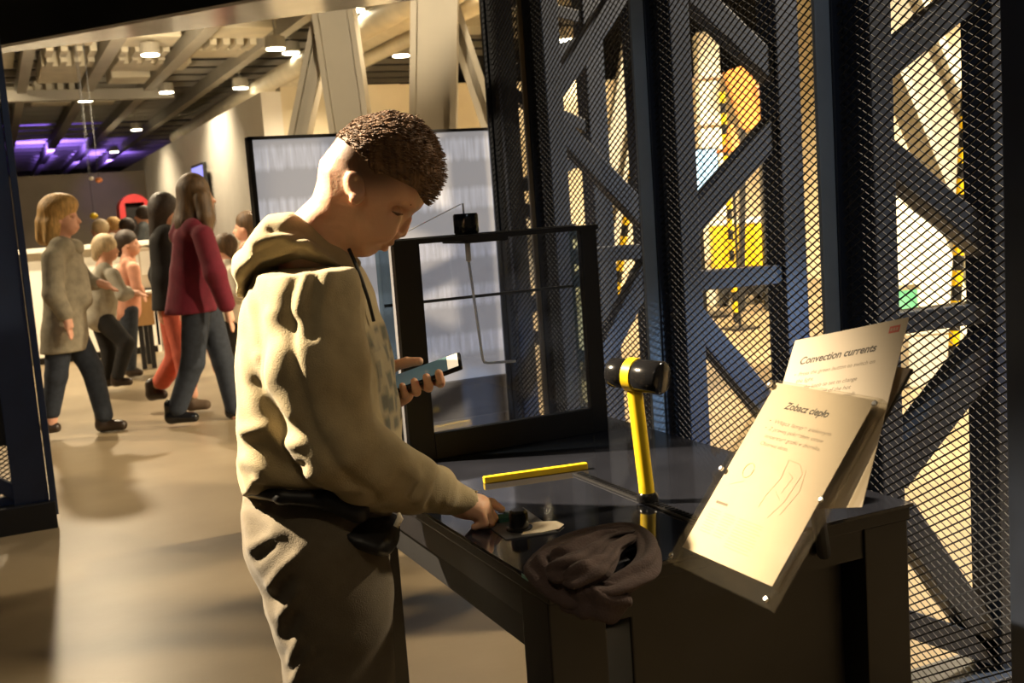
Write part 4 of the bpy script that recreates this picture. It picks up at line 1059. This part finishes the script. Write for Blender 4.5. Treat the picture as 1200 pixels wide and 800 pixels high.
M['crimson'] = mat('crimson_wool', (0.12, 0.004, 0.016), 0.9, 0, 0.15, 20, 0.3, 160)
M['black_cloth'] = mat('black_cloth', (0.012, 0.011, 0.011), 0.9, 0, 0.2, 20)
M['coral'] = mat('coral_cotton', (0.62, 0.13, 0.075), 0.85, 0, 0.1, 20, 0.2, 120)
M['grey_shirt'] = mat('grey_marl_shirt', (0.37, 0.34, 0.27), 0.9, 0, 0.12, 20, 0.2, 160)
M['white_shirt'] = mat('white_cotton', (0.70, 0.64, 0.52), 0.9, 0, 0.08, 20, 0.2, 160)
M['pink_shirt'] = mat('salmon_cotton', (0.62, 0.30, 0.20), 0.9, 0, 0.12, 20)
M['orange_shirt'] = mat('orange_cotton', (0.75, 0.28, 0.12), 0.9, 0, 0.12, 20)
M['slate_shirt'] = mat('slate_blue_cotton', (0.13, 0.15, 0.17), 0.9, 0, 0.12, 20)
M['shoe_brown'] = mat('brown_suede', (0.12, 0.08, 0.05), 0.8, 0, 0.15, 20)


class Figure:
    def __init__(s, label, d, px, py, group=None, cat='person'):
        g = ond(px, py, d); s.o = np.array([g[0], g[1], 0.0]); s.d = d
        s.t = thing('person', label, cat, tuple(s.o), -YAW, group)
    def p(s, px, py, dy=0.0):
        q = ond(px, py, s.d + dy) - s.o if py < 900 else np.array([0, 0, 0.05]) + HF * dy; return np.array([q @ R0, q @ HF, max(q[2], 0.03)])
    def part(s, name, m, prims, vox=0.011, k=0.02, parent=None, sm=1, hem=None):
        lo = np.full(3, 1e9); hi = -lo; pr = []
        for q in prims:
            pts = [s.p(*a) if isinstance(a, tuple) else a for a in q[0]]; r = q[1]
            mr = max(r) if hasattr(r, '__len__') else r
            for a in pts: lo = np.minimum(lo, a - mr * 1.4 - .03); hi = np.maximum(hi, a + mr * 1.4 + .03)
            pr.append((pts, r, q[2] if len(q) > 2 else None))
        g = SDF(lo, hi, vox)
        for pts, r, opt in pr:
            if len(pts) == 1: g.ell(pts[0], r, None, k, opt or 'u')
            else:
                rs = list(r) if hasattr(r, '__len__') else [r] * len(pts)
                g.chain(pts, rs, k, 'u', opt)
        if hem is not None:
            g.cut_plane(s.p(*hem), (0, 0, -1))
        if lo[2] < 0.05: g.cut_plane((0, 0, 0.002), (0, 0, -1))
        return link(name, mesh_from(name, [g.arrays()], sm), m, parent or s.t)
    def skin(s, head, hands, limbs, face=1, hr=0.095, m='skin_far'):
        """head (px,py,dy); one continuous body: head with features, neck, slim trunk and limbs, hands with fingers"""
        hx = s.p(*head); u = hr / 0.095
        g_lo = hx.copy(); g_hi = hx.copy()
        pts = []
        for ch in limbs: pts += [s.p(*a) for a in ch[0]]
        for h in hands: pts += [s.p(*h[0])]
        for a in pts + [hx]: g_lo = np.minimum(g_lo, a - .16); g_hi = np.maximum(g_hi, a + .16)
        g = SDF(g_lo, g_hi, 0.009)
        for ch in limbs: g.chain([s.p(*a) for a in ch[0]], ch[1], .02)
        g.ell(hx, (hr, .075 * u, .108 * u), None, .01)
        f = np.array([face, 0, 0.0])
        g.ell(hx + f * .045 * u + np.array([0, 0, -.055 * u]), (.050 * u, .048 * u, .058 * u), None, .03)
        g.cap(hx + f * .092 * u + np.array([0, 0, .0]), hx + f * .112 * u + np.array([0, 0, -.03 * u]), .010 * u, .014 * u, .01)
        g.cap(hx + f * .090 * u + np.array([0, -.02 * u, -.066 * u]), hx + f * .090 * u + np.array([0, .02 * u, -.066 * u]), .010 * u, .010 * u, .006)
        for sd in (-1, 1):
            g.ell(hx + f * .072 * u + np.array([0, sd * .038 * u, .008 * u]), (.014 * u, .014 * u, .010 * u), None, .006, 's')
            g.ell(hx + np.array([-.005 * face, sd * .076 * u, -.01]), (.020 * u, .012 * u, .03 * u), None, .006)
        g.cap(hx + np.array([-.02 * face, 0, -.06 * u]), hx + np.array([-.04 * face, 0, -.19 * u]), .052 * u, .058 * u, .03)
        for (pp, dr) in hands:
            a = s.p(*pp); dr = np.array(dr, float); dr /= np.linalg.norm(dr)
            side = np.array([0, 1.0, 0]) if abs(dr[1]) < .8 else np.array([1.0, 0, 0]); side -= dr * (side @ dr); side /= np.linalg.norm(side)
            g.cap(a - dr * .03, a + dr * .045, .026, .030, .015, flat=(side, 1.3)); 
            for i, (o_, L_) in enumerate(((-.030, .062), (-.010, .072), (.010, .068), (.030, .054))):
                b = a + dr * .055 + side * o_; g.cap(b, b + dr * L_ + np.array([0, 0, -.01]), .0105, .009, .004)
            b = a + side * .03; g.cap(b, b + dr * .055 + side * .03, .013, .011, .006)
        return link('body', mesh_from('body', [g.arrays()], 1), m, s.t)


def shoe(fg, m, heel, toe, name='shoe', r=0.042, tall=0.0):
    h = fg.p(*heel); t_ = fg.p(*toe); h[2] = max(h[2], .05); t_[2] = h[2] - .008 if abs(t_[2] - h[2]) < .06 else t_[2]
    pr = [([h, t_], [r, r * .82]), ([h + np.array([0, 0, 0]), h + np.array([0, 0, .05 + tall])], [r, r * .98])]
    fg.part(name, m, pr, 0.008, .02)


# -- blonde woman in long cardigan, walking to the right
fg = Figure('blonde woman in a long grey beige cardigan and jeans walking past the cage frame', 7.66, 95, 505)
fg.skin((74, 256, 0), [((79, 374, -.22), (.1, 0, -1)), ((118, 332, .16), (.9, 0, -.4))], [([(72, 290, 0), (74, 380, 0)], [.08, .08]), ([(64, 300, -.19), (66, 345, -.22), (79, 374, -.22)], [.04, .035, .026]), ([(80, 300, .17), (98, 330, .2), (118, 332, .16)], [.04, .035, .026]), ([(70, 385, -.08), (64, 440, -.08), (60, 496, -.08)], [.07, .05, .04]), ([(80, 385, .08), (108, 430, .08), (124, 490, .08)], [.07, .05, .04])])
fg.part('hair', 'blond', [([(66, 247, 0)], (.125, .105, .12)), ([(56, 262, 0), (52, 278, 0)], [.085, .06]), ([(62, 262, -.05), (60, 282, -.05)], [.065, .05]), ([(74, 240, 0)], (.10, .09, .08)), ([(66, 262, .05), (70, 284, .06)], [.06, .045])])
cg = fg.part('cardigan', 'cardigan', [([(72, 291, -.10), (72, 291, .10)], [.085, .085]), ([(74, 305, 0), (76, 345, 0), (76, 390, 0), (74, 430, 0)], [.13, .13, .145, .155], ((0, 1, 0), 1.2)), ([(90, 320, .02), (98, 352, .02)], [.07, .06], ((0, 1, 0), 1.3)),
        ([(62, 303, -.18), (63, 345, -.23), (76, 368, -.22)], [.075, .07, .055]), ([(82, 303, .17), (100, 330, .21), (112, 332, .17)], [.07, .065, .05])], .012, .03, hem=(72, 412))
fg.part('scarf_collar', 'cardigan', [([(70, 285, -.07), (88, 290, 0), (70, 285, .07)], [.05, .055, .05])])
fg.part('jeans', 'jeans', [([(70, 390, -.07), (66, 440, -.08), (60, 482, -.08)], [.095, .075, .06]), ([(84, 390, .07), (108, 432, .08), (122, 486, .08)], [.10, .075, .062])])
shoe(fg, 'boots', (56, 500, -.08), (66, 506, -.08), 'boot', .045, .06); shoe(fg, 'boots', (120, 500, .08), (144, 504, .08), 'boot', .045, .10)

# -- woman in crimson jacket
fg = Figure('woman with long brown hair in a crimson jacket and dark jeans striding across the hall', 7.83, 238, 496)
fg.skin((232, 232, 0), [((268, 366, -.2), (.15, 0, -1)), ((215, 366, .24), (0, 0, -1))], [([(225, 270, 0), (228, 370, 0)], [.08, .08]), ([(232, 275, -.2), (250, 320, -.24), (266, 362, -.2)], [.04, .035, .026]), ([(222, 275, .2), (216, 330, .26), (215, 362, .24)], [.04, .035, .026]), ([(228, 370, -.08), (224, 430, -.08), (205, 488, -.08)], [.07, .05, .04]), ([(240, 370, .08), (258, 430, .08), (275, 488, .08)], [.07, .05, .04])])
fg.part('hair', 'long_brown', [([(226, 224, 0)], (.118, .10, .13)), ([(224, 235, 0), (222, 262, -.02), (220, 285, -.05)], [.10, .10, .06]), ([(236, 232, -.05), (241, 255, -.08), (243, 275, -.10)], [.07, .06, .04]), ([(214, 250, .04), (206, 278, .04)], [.06, .05])])
fg.part('jacket', 'crimson', [([(226, 268, -.13), (226, 268, .13)], [.075, .075]), ([(226, 280, 0), (226, 320, 0), (224, 375, 0)], [.135, .15, .185], ((0, 1, 0), 1.15)), ([(238, 276, -.2), (252, 320, -.25), (265, 356, -.21)], [.075, .075, .062]), ([(222, 276, .2), (214, 330, .27), (214, 358, .25)], [.07, .07, .06]), ([(214, 262, 0), (206, 275, 0)], [.06, .05])], .012, .03, hem=(226, 366))
fg.part('jeans', 'jeans', [([(230, 360, -.07), (226, 425, -.08), (208, 478, -.08)], [.10, .082, .066]), ([(242, 360, .07), (262, 425, .08), (274, 478, .08)], [.10, .078, .062])])
shoe(fg, 'black_gloss', (201, 489, -.08), (228, 494, -.08), 'shoe', .045, .04); shoe(fg, 'black_gloss', (272, 489, .08), (292, 492, .08), 'shoe', .045, .04)

# -- person in black top and coral trousers behind her
fg = Figure('person in a black top and coral trousers walking behind the crimson jacket', 8.40, 205, 478)
fg.skin((194, 246, 0), [((188, 352, .2), (0, 0, -1))], [([(192, 280, 0), (198, 370, 0)], [.08, .08]), ([(192, 285, .18), (186, 320, .2), (188, 350, .2)], [.04, .035, .026]), ([(205, 370, -.08), (216, 425, -.08), (226, 462, -.08)], [.07, .05, .04]), ([(200, 370, .08), (206, 415, .08), (184, 450, .08)], [.07, .05, .04])])
fg.part('hair', 'dark_hair', [([(191, 243, 0)], (.115, .10, .12)), ([(188, 250, 0), (186, 275, 0)], [.09, .07])])
fg.part('top', 'black_cloth', [([(194, 274, -.12), (194, 274, .12)], [.07, .07]), ([(196, 285, 0), (200, 325, 0), (202, 375, 0)], [.13, .135, .145], ((0, 1, 0), 1.25)), ([(190, 284, .18), (184, 322, .21), (187, 346, .2)], [.065, .06, .05])], .012, .04, hem=(200, 362))
fg.part('trousers', 'coral', [([(206, 365, -.07), (216, 415, -.08), (220, 450, -.08)], [.105, .085, .07]), ([(202, 365, .07), (208, 418, .08), (190, 446, .08)], [.105, .085, .07])])
shoe(fg, 'shoe_brown', (224, 474, -.08), (242, 477, -.08), 'shoe', .045, .03); shoe(fg, 'boots', (178, 462, .08), (192, 470, .08), 'shoe', .045, .03)

# -- child in grey shirt leaning at the box table
fg = Figure('fair haired child in a grey shirt and black trousers leaning on the box table', 9.79, 130, 452)
fg.skin((125, 292, 0), [((156, 343, -.12), (.9, 0, -.2))], [([(122, 312, 0), (118, 370, 0)], [.07, .07]), ([(130, 322, -.15), (142, 346, -.18), (155, 343, -.12)], [.036, .03, .024]), ([(120, 375, -.07), (148, 400, -.07), (138, 446, -.07)], [.06, .045, .035]), ([(120, 375, .07), (128, 410, .07), (126, 446, .07)], [.06, .045, .035])], 1, .085)
fg.part('hair', 'fair', [([(122, 287, 0)], (.108, .092, .105)), ([(116, 292, 0), (114, 300, 0)], [.07, .05])])
fg.part('shirt', 'grey_shirt', [([(122, 316, -.09), (122, 316, .09)], [.065, .065]), ([(122, 326, 0), (120, 352, 0), (118, 372, 0)], [.115, .12, .13], ((0, 1, 0), 1.25)), ([(132, 322, -.15), (144, 345, -.19), (152, 344, -.15)], [.062, .056, .045]), ([(126, 322, .15), (138, 342, .18), (150, 340, .14)], [.06, .052, .04])], .012, .03)
fg.part('trousers', 'black_cloth', [([(120, 374, -.06), (148, 402, -.07), (138, 440, -.07)], [.095, .07, .055]), ([(118, 374, .06), (128, 412, .07), (126, 440, .07)], [.095, .07, .055])])
shoe(fg, 'boots', (136, 447, -.07), (152, 452, -.07)); shoe(fg, 'boots', (126, 447, .07), (142, 449, .07))

# -- dark haired child behind
fg = Figure('dark haired child in a salmon shirt behind the box table', 10.6, 152, 440)
fg.skin((152, 287, 0), [((165, 338, -.1), (.3, 0, -1))], [([(150, 305, 0), (150, 360, 0)], [.07, .07]), ([(154, 316, -.14), (158, 330, -.16), (165, 338, -.1)], [.036, .03, .024]), ([(150, 360, -.06), (152, 435, -.06)], [.06, .035]), ([(148, 360, .06), (148, 435, .06)], [.06, .035])], 1, .085)
fg.part('hair', 'dark_hair', [([(147, 280, 0)], (.105, .09, .095)), ([(140, 286, 0), (140, 296, 0)], [.06, .045])])
fg.part('shirt', 'pink_shirt', [([(150, 308, -.09), (150, 308, .09)], [.062, .062]), ([(150, 318, 0), (150, 340, 0), (150, 364, 0)], [.11, .115, .12], ((0, 1, 0), 1.25)), ([(156, 314, -.15), (160, 336, -.17)], [.058, .05])], .012, .03)
fg.part('trousers', 'jeans', [([(151, 364, -.06), (153, 430, -.06)], [.09, .055]), ([(149, 364, .06), (149, 430, .06)], [.09, .055])])
shoe(fg, 'boots', (153, 436, -.06), (164, 438, -.06)); shoe(fg, 'boots', (149, 434, .06), (160, 436, .06))

# -- child in white shirt right of the crimson jacket
fg = Figure('brown haired child in a white shirt standing beyond the boy\'s back', 9.6, 268, 440)
fg.skin((262, 290, 0), [((285, 345, -.16), (.8, 0, -.3))], [([(266, 308, 0), (270, 365, 0)], [.07, .07]), ([(270, 318, -.15), (274, 340, -.18), (285, 345, -.16)], [.036, .03, .024]), ([(268, 370, -.07), (268, 432, -.07)], [.06, .035]), ([(272, 370, .07), (276, 432, .07)], [.06, .035])], -1, .085)
fg.part('hair', 'long_brown', [([(264, 286, 0)], (.108, .092, .10)), ([(268, 292, 0), (270, 300, 0)], [.065, .05])])
fg.part('shirt', 'white_shirt', [([(266, 312, -.09), (266, 312, .09)], [.065, .065]), ([(268, 322, 0), (270, 345, 0), (270, 368, 0)], [.118, .12, .13], ((0, 1, 0), 1.25)), ([(274, 318, -.15), (276, 342, -.19), (284, 346, -.16)], [.062, .056, .045]), ([(262, 318, .15), (258, 345, .18)], [.06, .05])], .012, .03)
fg.part('trousers', 'black_cloth', [([(268, 370, -.06), (266, 430, -.07)], [.095, .055]), ([(272, 370, .06), (278, 430, .07)], [.095, .055])])
shoe(fg, 'boots', (266, 434, -.07), (278, 438, -.07)); shoe(fg, 'boots', (276, 434, .07), (288, 436, .07))

# -- person seen behind the hood
fg = Figure('brown haired person in a dark red top standing by the white wall', 11.5, 292, 405)
fg.skin((287, 268, 0), [((300, 335, -.2), (0, 0, -1))], [([(290, 290, 0), (292, 350, 0)], [.08, .08]), ([(292, 298, -.18), (298, 320, -.2), (300, 335, -.2)], [.04, .03, .026]), ([(292, 350, -.07), (292, 398, -.07)], [.07, .04]), ([(294, 350, .07), (294, 398, .07)], [.07, .04])], -1, .1)
fg.part('hair', 'long_brown', [([(290, 260, 0)], (.12, .10, .12)), ([(294, 266, 0), (297, 288, 0)], [.08, .06])])
fg.part('top', 'crimson', [([(292, 292, -.12), (292, 292, .12)], [.075, .075]), ([(292, 302, 0), (293, 345, 0)], [.13, .14], ((0, 1, 0), 1.25)), ([(294, 298, -.19), (300, 330, -.21)], [.065, .05])], .013, .04)
fg.part('trousers', 'jeans', [([(292, 348, -.07), (292, 410, -.07)], [.1, .06]), ([(294, 348, .07), (295, 410, .07)], [.1, .06])])

shoe(fg, 'boots', (292, 412, -.07), (302, 416, -.07)); shoe(fg, 'boots', (294, 412, .07), (304, 414, .07))
# -- small figures at the far counter
for label, d, px, py, hair_m, shirt_m in (('small far child in an orange shirt behind the white counter', 14.5, 117, 268, 'fair', 'orange_shirt'),
                                          ('small far child with fair hair behind the white counter', 15.2, 132, 265, 'blond', 'white_shirt'),
                                          ('far person in a slate shirt facing the red booth', 14.8, 168, 252, 'dark_hair', 'slate_shirt'),
                                          ('small far child with dark hair beside the slate shirted person', 15.0, 148, 266, 'dark_hair', 'jeans')):
    fg = Figure(label, d, px, 360)
    gz = lambda dy: np.array([0.0, dy, 0.06])
    fg.skin((px, py, 0), [], [([(px, py + 12, 0), (px, py + 50, 0)], [.07, .07]), ([(px, py + 50, -.07), (px, 999, -.07)], [.06, .04]), ([(px, py + 50, .07), (px, 999, .07)], [.06, .04])], -1, .095)
    fg.part('hair', hair_m, [([(px + 1, py - 2, 0)], (.11, .095, .11))], .014)
    fg.part('shirt', shirt_m, [([(px, py + 14, -.12), (px, py + 14, .12)], [.075, .075]), ([(px, py + 22, 0), (px, py + 48, 0)], [.12, .13], ((0, 1, 0), 1.25)), ([(px - 1, py + 16, -.18), (px - 6, py + 34, -.2)], [.06, .05]), ([(px + 1, py + 16, .18), (px + 5, py + 34, .2)], [.06, .05])], .014, .03)
    fg.part('trousers', 'black_cloth', [([(px, py + 48, -.06), (px, 999, -.07)], [.09, .06]), ([(px, py + 48, .06), (px, 999, .07)], [.09, .06])], .014)

# ================================================================== HALL FURNITURE
M['white_top'] = mat('white_laminate', (0.80, 0.77, 0.68), 0.4, 0, 0.03, 5)
M['box_brown'] = mat('tan_board', (0.42, 0.24, 0.09), 0.7, 0, 0.1, 8)
M['red'] = mat('red_plastic', (0.65, 0.015, 0.02), 0.35, 0, 0.06, 8)


def counter(label, y, px0, px1, py, dep, m='white_top', legs=True):
    a = ony(px0, py, y); b = ony(px1, py, y); zt = (a[2] + b[2]) / 2; cx_ = (a[0] + b[0]) / 2; hw_ = (b[0] - a[0]) / 2
    t = thing('display_counter', label, 'counter', (cx_, y, 0))
    boxobj('counter_top', (-hw_, 0, zt - .05), (hw_, dep, zt), m, t, .005)
    boxobj('counter_front', (-hw_ + .05, .08, .08), (hw_ - .05, .12, zt - .05), m, t)
    for s in (-1, 1): boxobj('counter_side', (s * (hw_ - .06) - .02, .08, .0), (s * (hw_ - .06) + .02, dep - .05, zt - .05), m, t)
    boxobj('foot_board', (-hw_ + .08, .12, 0), (hw_ - .08, .14, .08), 'black', t)
    return t


counter('long white counter behind the children under the red booth', 13.2, 18, 182, 287, 0.7)
counter('white counter beside the white wall behind the crimson jacket', 12.2, 236, 292, 280, 0.6)
# tan box table with paper stand
p0 = onz(160, 434, 0); t = thing('box_table', 'tan box topped table on dark legs between the two walking women', 'table', (p0[0], p0[1], 0))
a = ony(138, 347, p0[1]); b = ony(182, 380, p0[1]); x0, x1 = a[0] - p0[0], b[0] - p0[0]; z1, z0 = a[2], b[2]
boxobj('tan_box', (x0, 0, z0), (x1, .5, z1), 'box_brown', t, .006)
boxobj('table_board', (x0 - .03, -.02, z1), (x1 + .03, .52, z1 + .025), 'white_top', t, .004)
for lx in (x0 + .03, x1 - .07):
    for ly in (.03, .43): boxobj('leg', (lx, ly, 0), (lx + .045, ly + .045, z0), 'black', t)
boxobj('leg', ((x0 + x1) / 2, .03, 0), ((x0 + x1) / 2 + .045, .075, z0), 'black', t)
a = ony(161, 291, p0[1] + .2); b = ony(183, 351, p0[1] + .2)
t2 = thing('paper_stand', 'white paper board standing on the tan box table', 'stand', ((a[0] + b[0]) / 2, p0[1] + .2, z1 + .026))
hb = (b[0] - a[0]) / 2
boxobj('board', (-hb, 0, 0.02), (hb, .015, a[2] - z1 - .03), 'paper', t2, .002)
boxobj('stand_foot', (-hb * .8, -.06, 0), (hb * .8, .08, .02), 'black', t2)
pp = ony(172, 305, p0[1] + .19)
boxobj('bright_sheet', (-hb * .75, -.004, a[2] - z1 - .30), (hb * .75, -.001, a[2] - z1 - .06), 'white_top', t2)
# red booth with a round top and dark opening
yb_ = 19.0; c = ony(160, 262, yb_); e = ony(178, 262, yb_); rr = e[0] - c[0]; tp = ony(160, 227, yb_)[2]
t = thing('red_booth', 'round topped red booth with a dark opening against the far wall', 'booth', (c[0], yb_, 0))
outer = [(rr * math.cos(q), tp - rr + rr * math.sin(q)) for q in np.linspace(0, math.pi, 22)]
outer = [(rr, 0)] + outer + [(-rr, 0)]
ri = rr * .62; zi = tp - rr * 1.0
inner = [(-ri, 0), (-ri, zi + .10), (ri, zi + .10), (ri, 0)]
m = MB(); ol = outer + inner
m.add([(x, 0, z) for x, z in ol] + [(x, .5, z) for x, z in ol], [tuple(range(len(ol))), tuple(range(len(ol), 2 * len(ol)))[::-1]] + [(i, (i + 1) % len(ol), len(ol) + (i + 1) % len(ol), len(ol) + i) for i in range(len(ol))])
m.obj('arch', 'red', t); boxobj('dark_interior', (-ri, .35, 0), (ri, .40, zi + .10), 'black', t)
# hanging coloured balls
for px, py, y, r, m_, nm in ((107, 209, 15, .035, 'lamp_white', 'small white ball hanging on a thread under the violet ceiling'), (116, 211, 15, .045, 'orange_shirt', 'small orange ball hanging beside the white ball'), (110, 253, 16, .055, 'yellow', 'yellow disc hanging on a thread before the taupe wall')):
    if m_ == 'lamp_white': m_ = 'white_top'
    q = ony(px, py, y); t = thing('hanging_ball', nm, 'ball', tuple(q))
    g = SDF((-.08, -.08, -.08), (.08, .08, .08), .012); g.ell((0, 0, 0), (r, r, r * .8), None, 0); link('ball', mesh_from('ball', [g.arrays()], 1), m_, t)
    MB().tube([(0, 0, r * .7), (0, 0, 4.3 - q[2])], .004, 5).obj('thread', 'black', t)
# wall television on the white wall
q = onx(243, 214, 3.2)
t = thing('wall_television', 'dark television on a bracket at the end of the white wall', 'television', (3.2, q[1], q[2]))
boxobj('television_body', (-.14, -.55, -.30), (-.08, .55, .30), 'black', t, .006); boxobj('bracket', (-.08, -.08, -.08), (0, .08, .08), 'black', t)
M['tv'] = mat('violet_tv', (.1, .1, .3), .3, emit=(.35, .35, 1.0), estr=1.2)
boxobj('television_screen', (-.144, -.51, -.26), (-.14, .51, .26), 'tv', t)

# ================================================================== EXHIBITS BEHIND THE FENCE
M['screen_blue'] = mat('lit_blue_screen', (.3, .5, .7), .4, emit=(.50, .80, 1.0), estr=1.5)
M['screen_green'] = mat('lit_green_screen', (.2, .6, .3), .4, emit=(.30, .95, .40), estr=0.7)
M['yellow_machine'] = mat('machine_yellow', (0.90, 0.58, 0.005), 0.45, 0, 0.06, 5)
M['orange'] = mat('orange_panel', (0.85, 0.30, 0.06), 0.5, 0, 0.1, 4)
M['salmon'] = mat('salmon_panel', (0.80, 0.25, 0.16), 0.5, 0, 0.1, 4)
M['cabinet'] = mat('cream_cabinet', (0.85, 0.80, 0.62), 0.5, 0, 0.04, 4)
M['pinkish'] = mat('pale_pink_block', (0.62, 0.50, 0.42), 0.7, 0, 0.08, 4)


def box_px(name, label, cat, d, x0, y0, x1, y1, dep, m, extra=None, ground=False):
    a = ond(x0, y1, d); b = ond(x1, y0, d); wd = (b - a) @ R0; ht = b[2] - a[2]; base = a + R0 * wd / 2
    if ground: ht = b[2]; base[2] = 0
    t = thing(name, label, cat, tuple(base), -YAW)
    boxobj('body', (-wd / 2, 0, 0.0), (wd / 2, dep, ht), m, t, min(.02, wd * .08))
    return t, wd, ht


t, wd, ht = box_px('floor_machine', 'bright yellow wheeled machine standing on the floor beyond the fence', 'machine', 13.2, 838, 256, 912, 322, .9, 'yellow_machine')
zb = t.location.z
for s in (-1, 1):
    for yy in (.12, .75):
        MB().tube([(s * wd * .36 - .04, yy, .17 - zb), (s * wd * .36 + .04, yy, .17 - zb)], .17, 16).obj('wheel', 'black', t)
boxobj('chassis', (-wd * .42, .05, .12 - zb), (wd * .42, .85, .0), 'black', t)
boxobj('top_edge', (-wd / 2, -.01, ht - .03), (wd / 2, .9, ht + .015), 'screen_blue' if False else 'white_top', t)
t, wd, ht = box_px('lit_screen', 'pale blue glowing screen on a post beyond the fence', 'screen', 12.2, 795, 172, 842, 238, .08, 'black')
boxobj('display', (-wd / 2 + .02, -.006, .02), (wd / 2 - .02, -.001, ht - .02), 'screen_blue', t)
boxobj('screen_post', (-.04, .08, -t.location.z), (.04, .14, ht * .6), 'black', t); boxobj('screen_foot', (-.25, -.1, -t.location.z), (.25, .35, -t.location.z + .03), 'black', t)
t, wd, ht = box_px('lit_screen', 'green glowing screen behind the yellow hazard pole', 'screen', 8.6, 1022, 95, 1062, 137, .06, 'black')
boxobj('display', (-wd / 2 + .015, -.006, .015), (wd / 2 - .015, -.001, ht - .015), 'screen_green', t)
boxobj('screen_post', (-.04, .06, -t.location.z), (.04, .12, ht * .6), 'black', t)
t, wd, ht = box_px('cream_cabinet', 'large brightly lit cream cabinet beyond the information sheets', 'cabinet', 9.4, 1018, 212, 1138, 352, .6, 'cabinet', None, True)
boxobj('cabinet_door', (-wd / 2 + .02, -.012, .12), (-.004, -.001, ht - .04), 'cabinet', t, .004); boxobj('cabinet_door', (.004, -.012, .12), (wd / 2 - .02, -.001, ht - .04), 'cabinet', t, .004)
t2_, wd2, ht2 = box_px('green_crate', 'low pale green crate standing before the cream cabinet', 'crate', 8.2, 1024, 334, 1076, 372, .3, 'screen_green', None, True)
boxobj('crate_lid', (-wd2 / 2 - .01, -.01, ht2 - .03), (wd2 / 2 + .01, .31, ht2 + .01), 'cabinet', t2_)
t, wd, ht = box_px('pink_block', 'pale pink upright block at the far side of the last girder', 'block', 10.4, 1108, 160, 1152, 345, .5, 'pinkish', None, True)
boxobj('cap', (-wd / 2 - .02, -.02, ht), (wd / 2 + .02, .52, ht + .04), 'pinkish', t)
t, wd, ht = box_px('bright_patch_plinth', 'white plinth added in place of a bright patch low behind the rightmost mesh panel', 'plinth', 7.2, 1066, 388, 1128, 470, .5, 'white_top', None, True)  # added box standing in for a bright patch beyond the fence
boxobj('plinth_cap', (-wd / 2 - .015, -.015, ht), (wd / 2 + .015, .515, ht + .03), 'white_top', t)
# orange sculpture of leaning slabs
q = onz(885, 360, 0); q = ond(882, 345, 12.6); t = thing('orange_sculpture', 'orange and salmon leaning slabs of an exhibit beyond the fence', 'sculpture', (q[0], q[1], 0), -YAW)
def sl_px(p0_, p1_, wpx, m, d=12.6):
    a = ond(*p0_, d); b = ond(*p1_, d); b[2] = b[2] if p1_[1] < 300 else 0.0; o_ = np.array([q[0], q[1], 0]); f_ = lambda v: np.array([(v - o_) @ R0, (v - o_) @ HF, v[2]])
    MB().bar(f_(a), f_(b), wpx * d / F, .12, (0, 1, 0)).obj('slab', m, t, .01)
sl_px((862, 80), (885, 150), 30, 'orange'); sl_px((892, 100), (902, 150), 26, 'salmon'); sl_px((895, 150), (900, 340), 10, 'black'); sl_px((870, 150), (868, 340), 6, 'black')
# orange cone on a thin stand
q2 = ond(858, 178, 11.0); t = thing('warning_cone', 'orange cone on a thin dark stand beyond the fence', 'cone', (q2[0], q2[1], 0))
MB().tube([(0, 0, q2[2] + .03), (0, 0, q2[2] + .26)], [.09, .02], 12).obj('cone_body', 'orange', t); boxobj('cone_base', (-.11, -.11, q2[2]), (.11, .11, q2[2] + .03), 'orange', t)
MB().tube([(0, 0, .02), (0, 0, q2[2])], .015, 8).obj('stand_pole', 'black', t); boxobj('stand_foot', (-.14, -.14, 0), (.14, .14, .02), 'black', t)
# hazard-striped poles
def hazard_pole(label, a, b, d, r):
    A_ = ond(*a, d); B_ = ond(*b, d); dv = (B_ - A_); base = B_ + dv * ((0 - B_[2]) / dv[2]) if abs(dv[2]) > 1e-3 else B_
    t = thing('hazard_pole', label, 'pole', tuple(base)); L_ = A_ - base; n = 22
    for i in range(n):
        MB().tube([L_ * (i / n), L_ * ((i + 1) / n)], r, 10).obj('pole_band', 'yellow_machine' if i % 2 else 'black', t)
hazard_pole('upright yellow and black banded pole beside the blue screen', (846, 108), (852, 205), 11.6, .03)
hazard_pole('slanting yellow and black banded pole before the green screen', (1060, 112), (1112, 205), 7.9, .035)
hazard_pole('yellow and black banded pole seen between girders above the tank', (749, 140), (733, 262), 8.8, .03)
hazard_pole('upright yellow and black banded pole at the pink block', (1133, 100), (1126, 240), 6.2, .03)
# white tower
t, wd, ht = box_px('white_tower', 'tall pale tower exhibit beyond the fence', 'tower', 13.4, 822, 36, 842, 160, .3, 'cabinet', None, True)
for i in range(5): boxobj('shelf', (-wd / 2 - .03, -.03, ht * (i + 1) / 6), (wd / 2 + .03, .33, ht * (i + 1) / 6 + .03), 'pinkish', t)
M['violet'] = mat('violet_lamp', (.2, .1, .8), .4, emit=(.30, .18, 1.0), estr=2.0)
q = ond(902, 52, 13.0); t = thing('violet_lamp', 'small violet glowing lamp hanging beyond the fence', 'lamp', tuple(q))
MB().tube([(0, 0, -.12), (0, 0, .06), (0, 0, .12)], [.07, .07, .03], 12).obj('lamp_tube', 'violet', t); MB().tube([(0, 0, .12), (0, 0, 4.7 - q[2])], .01, 6).obj('lamp_rod', 'black', t)
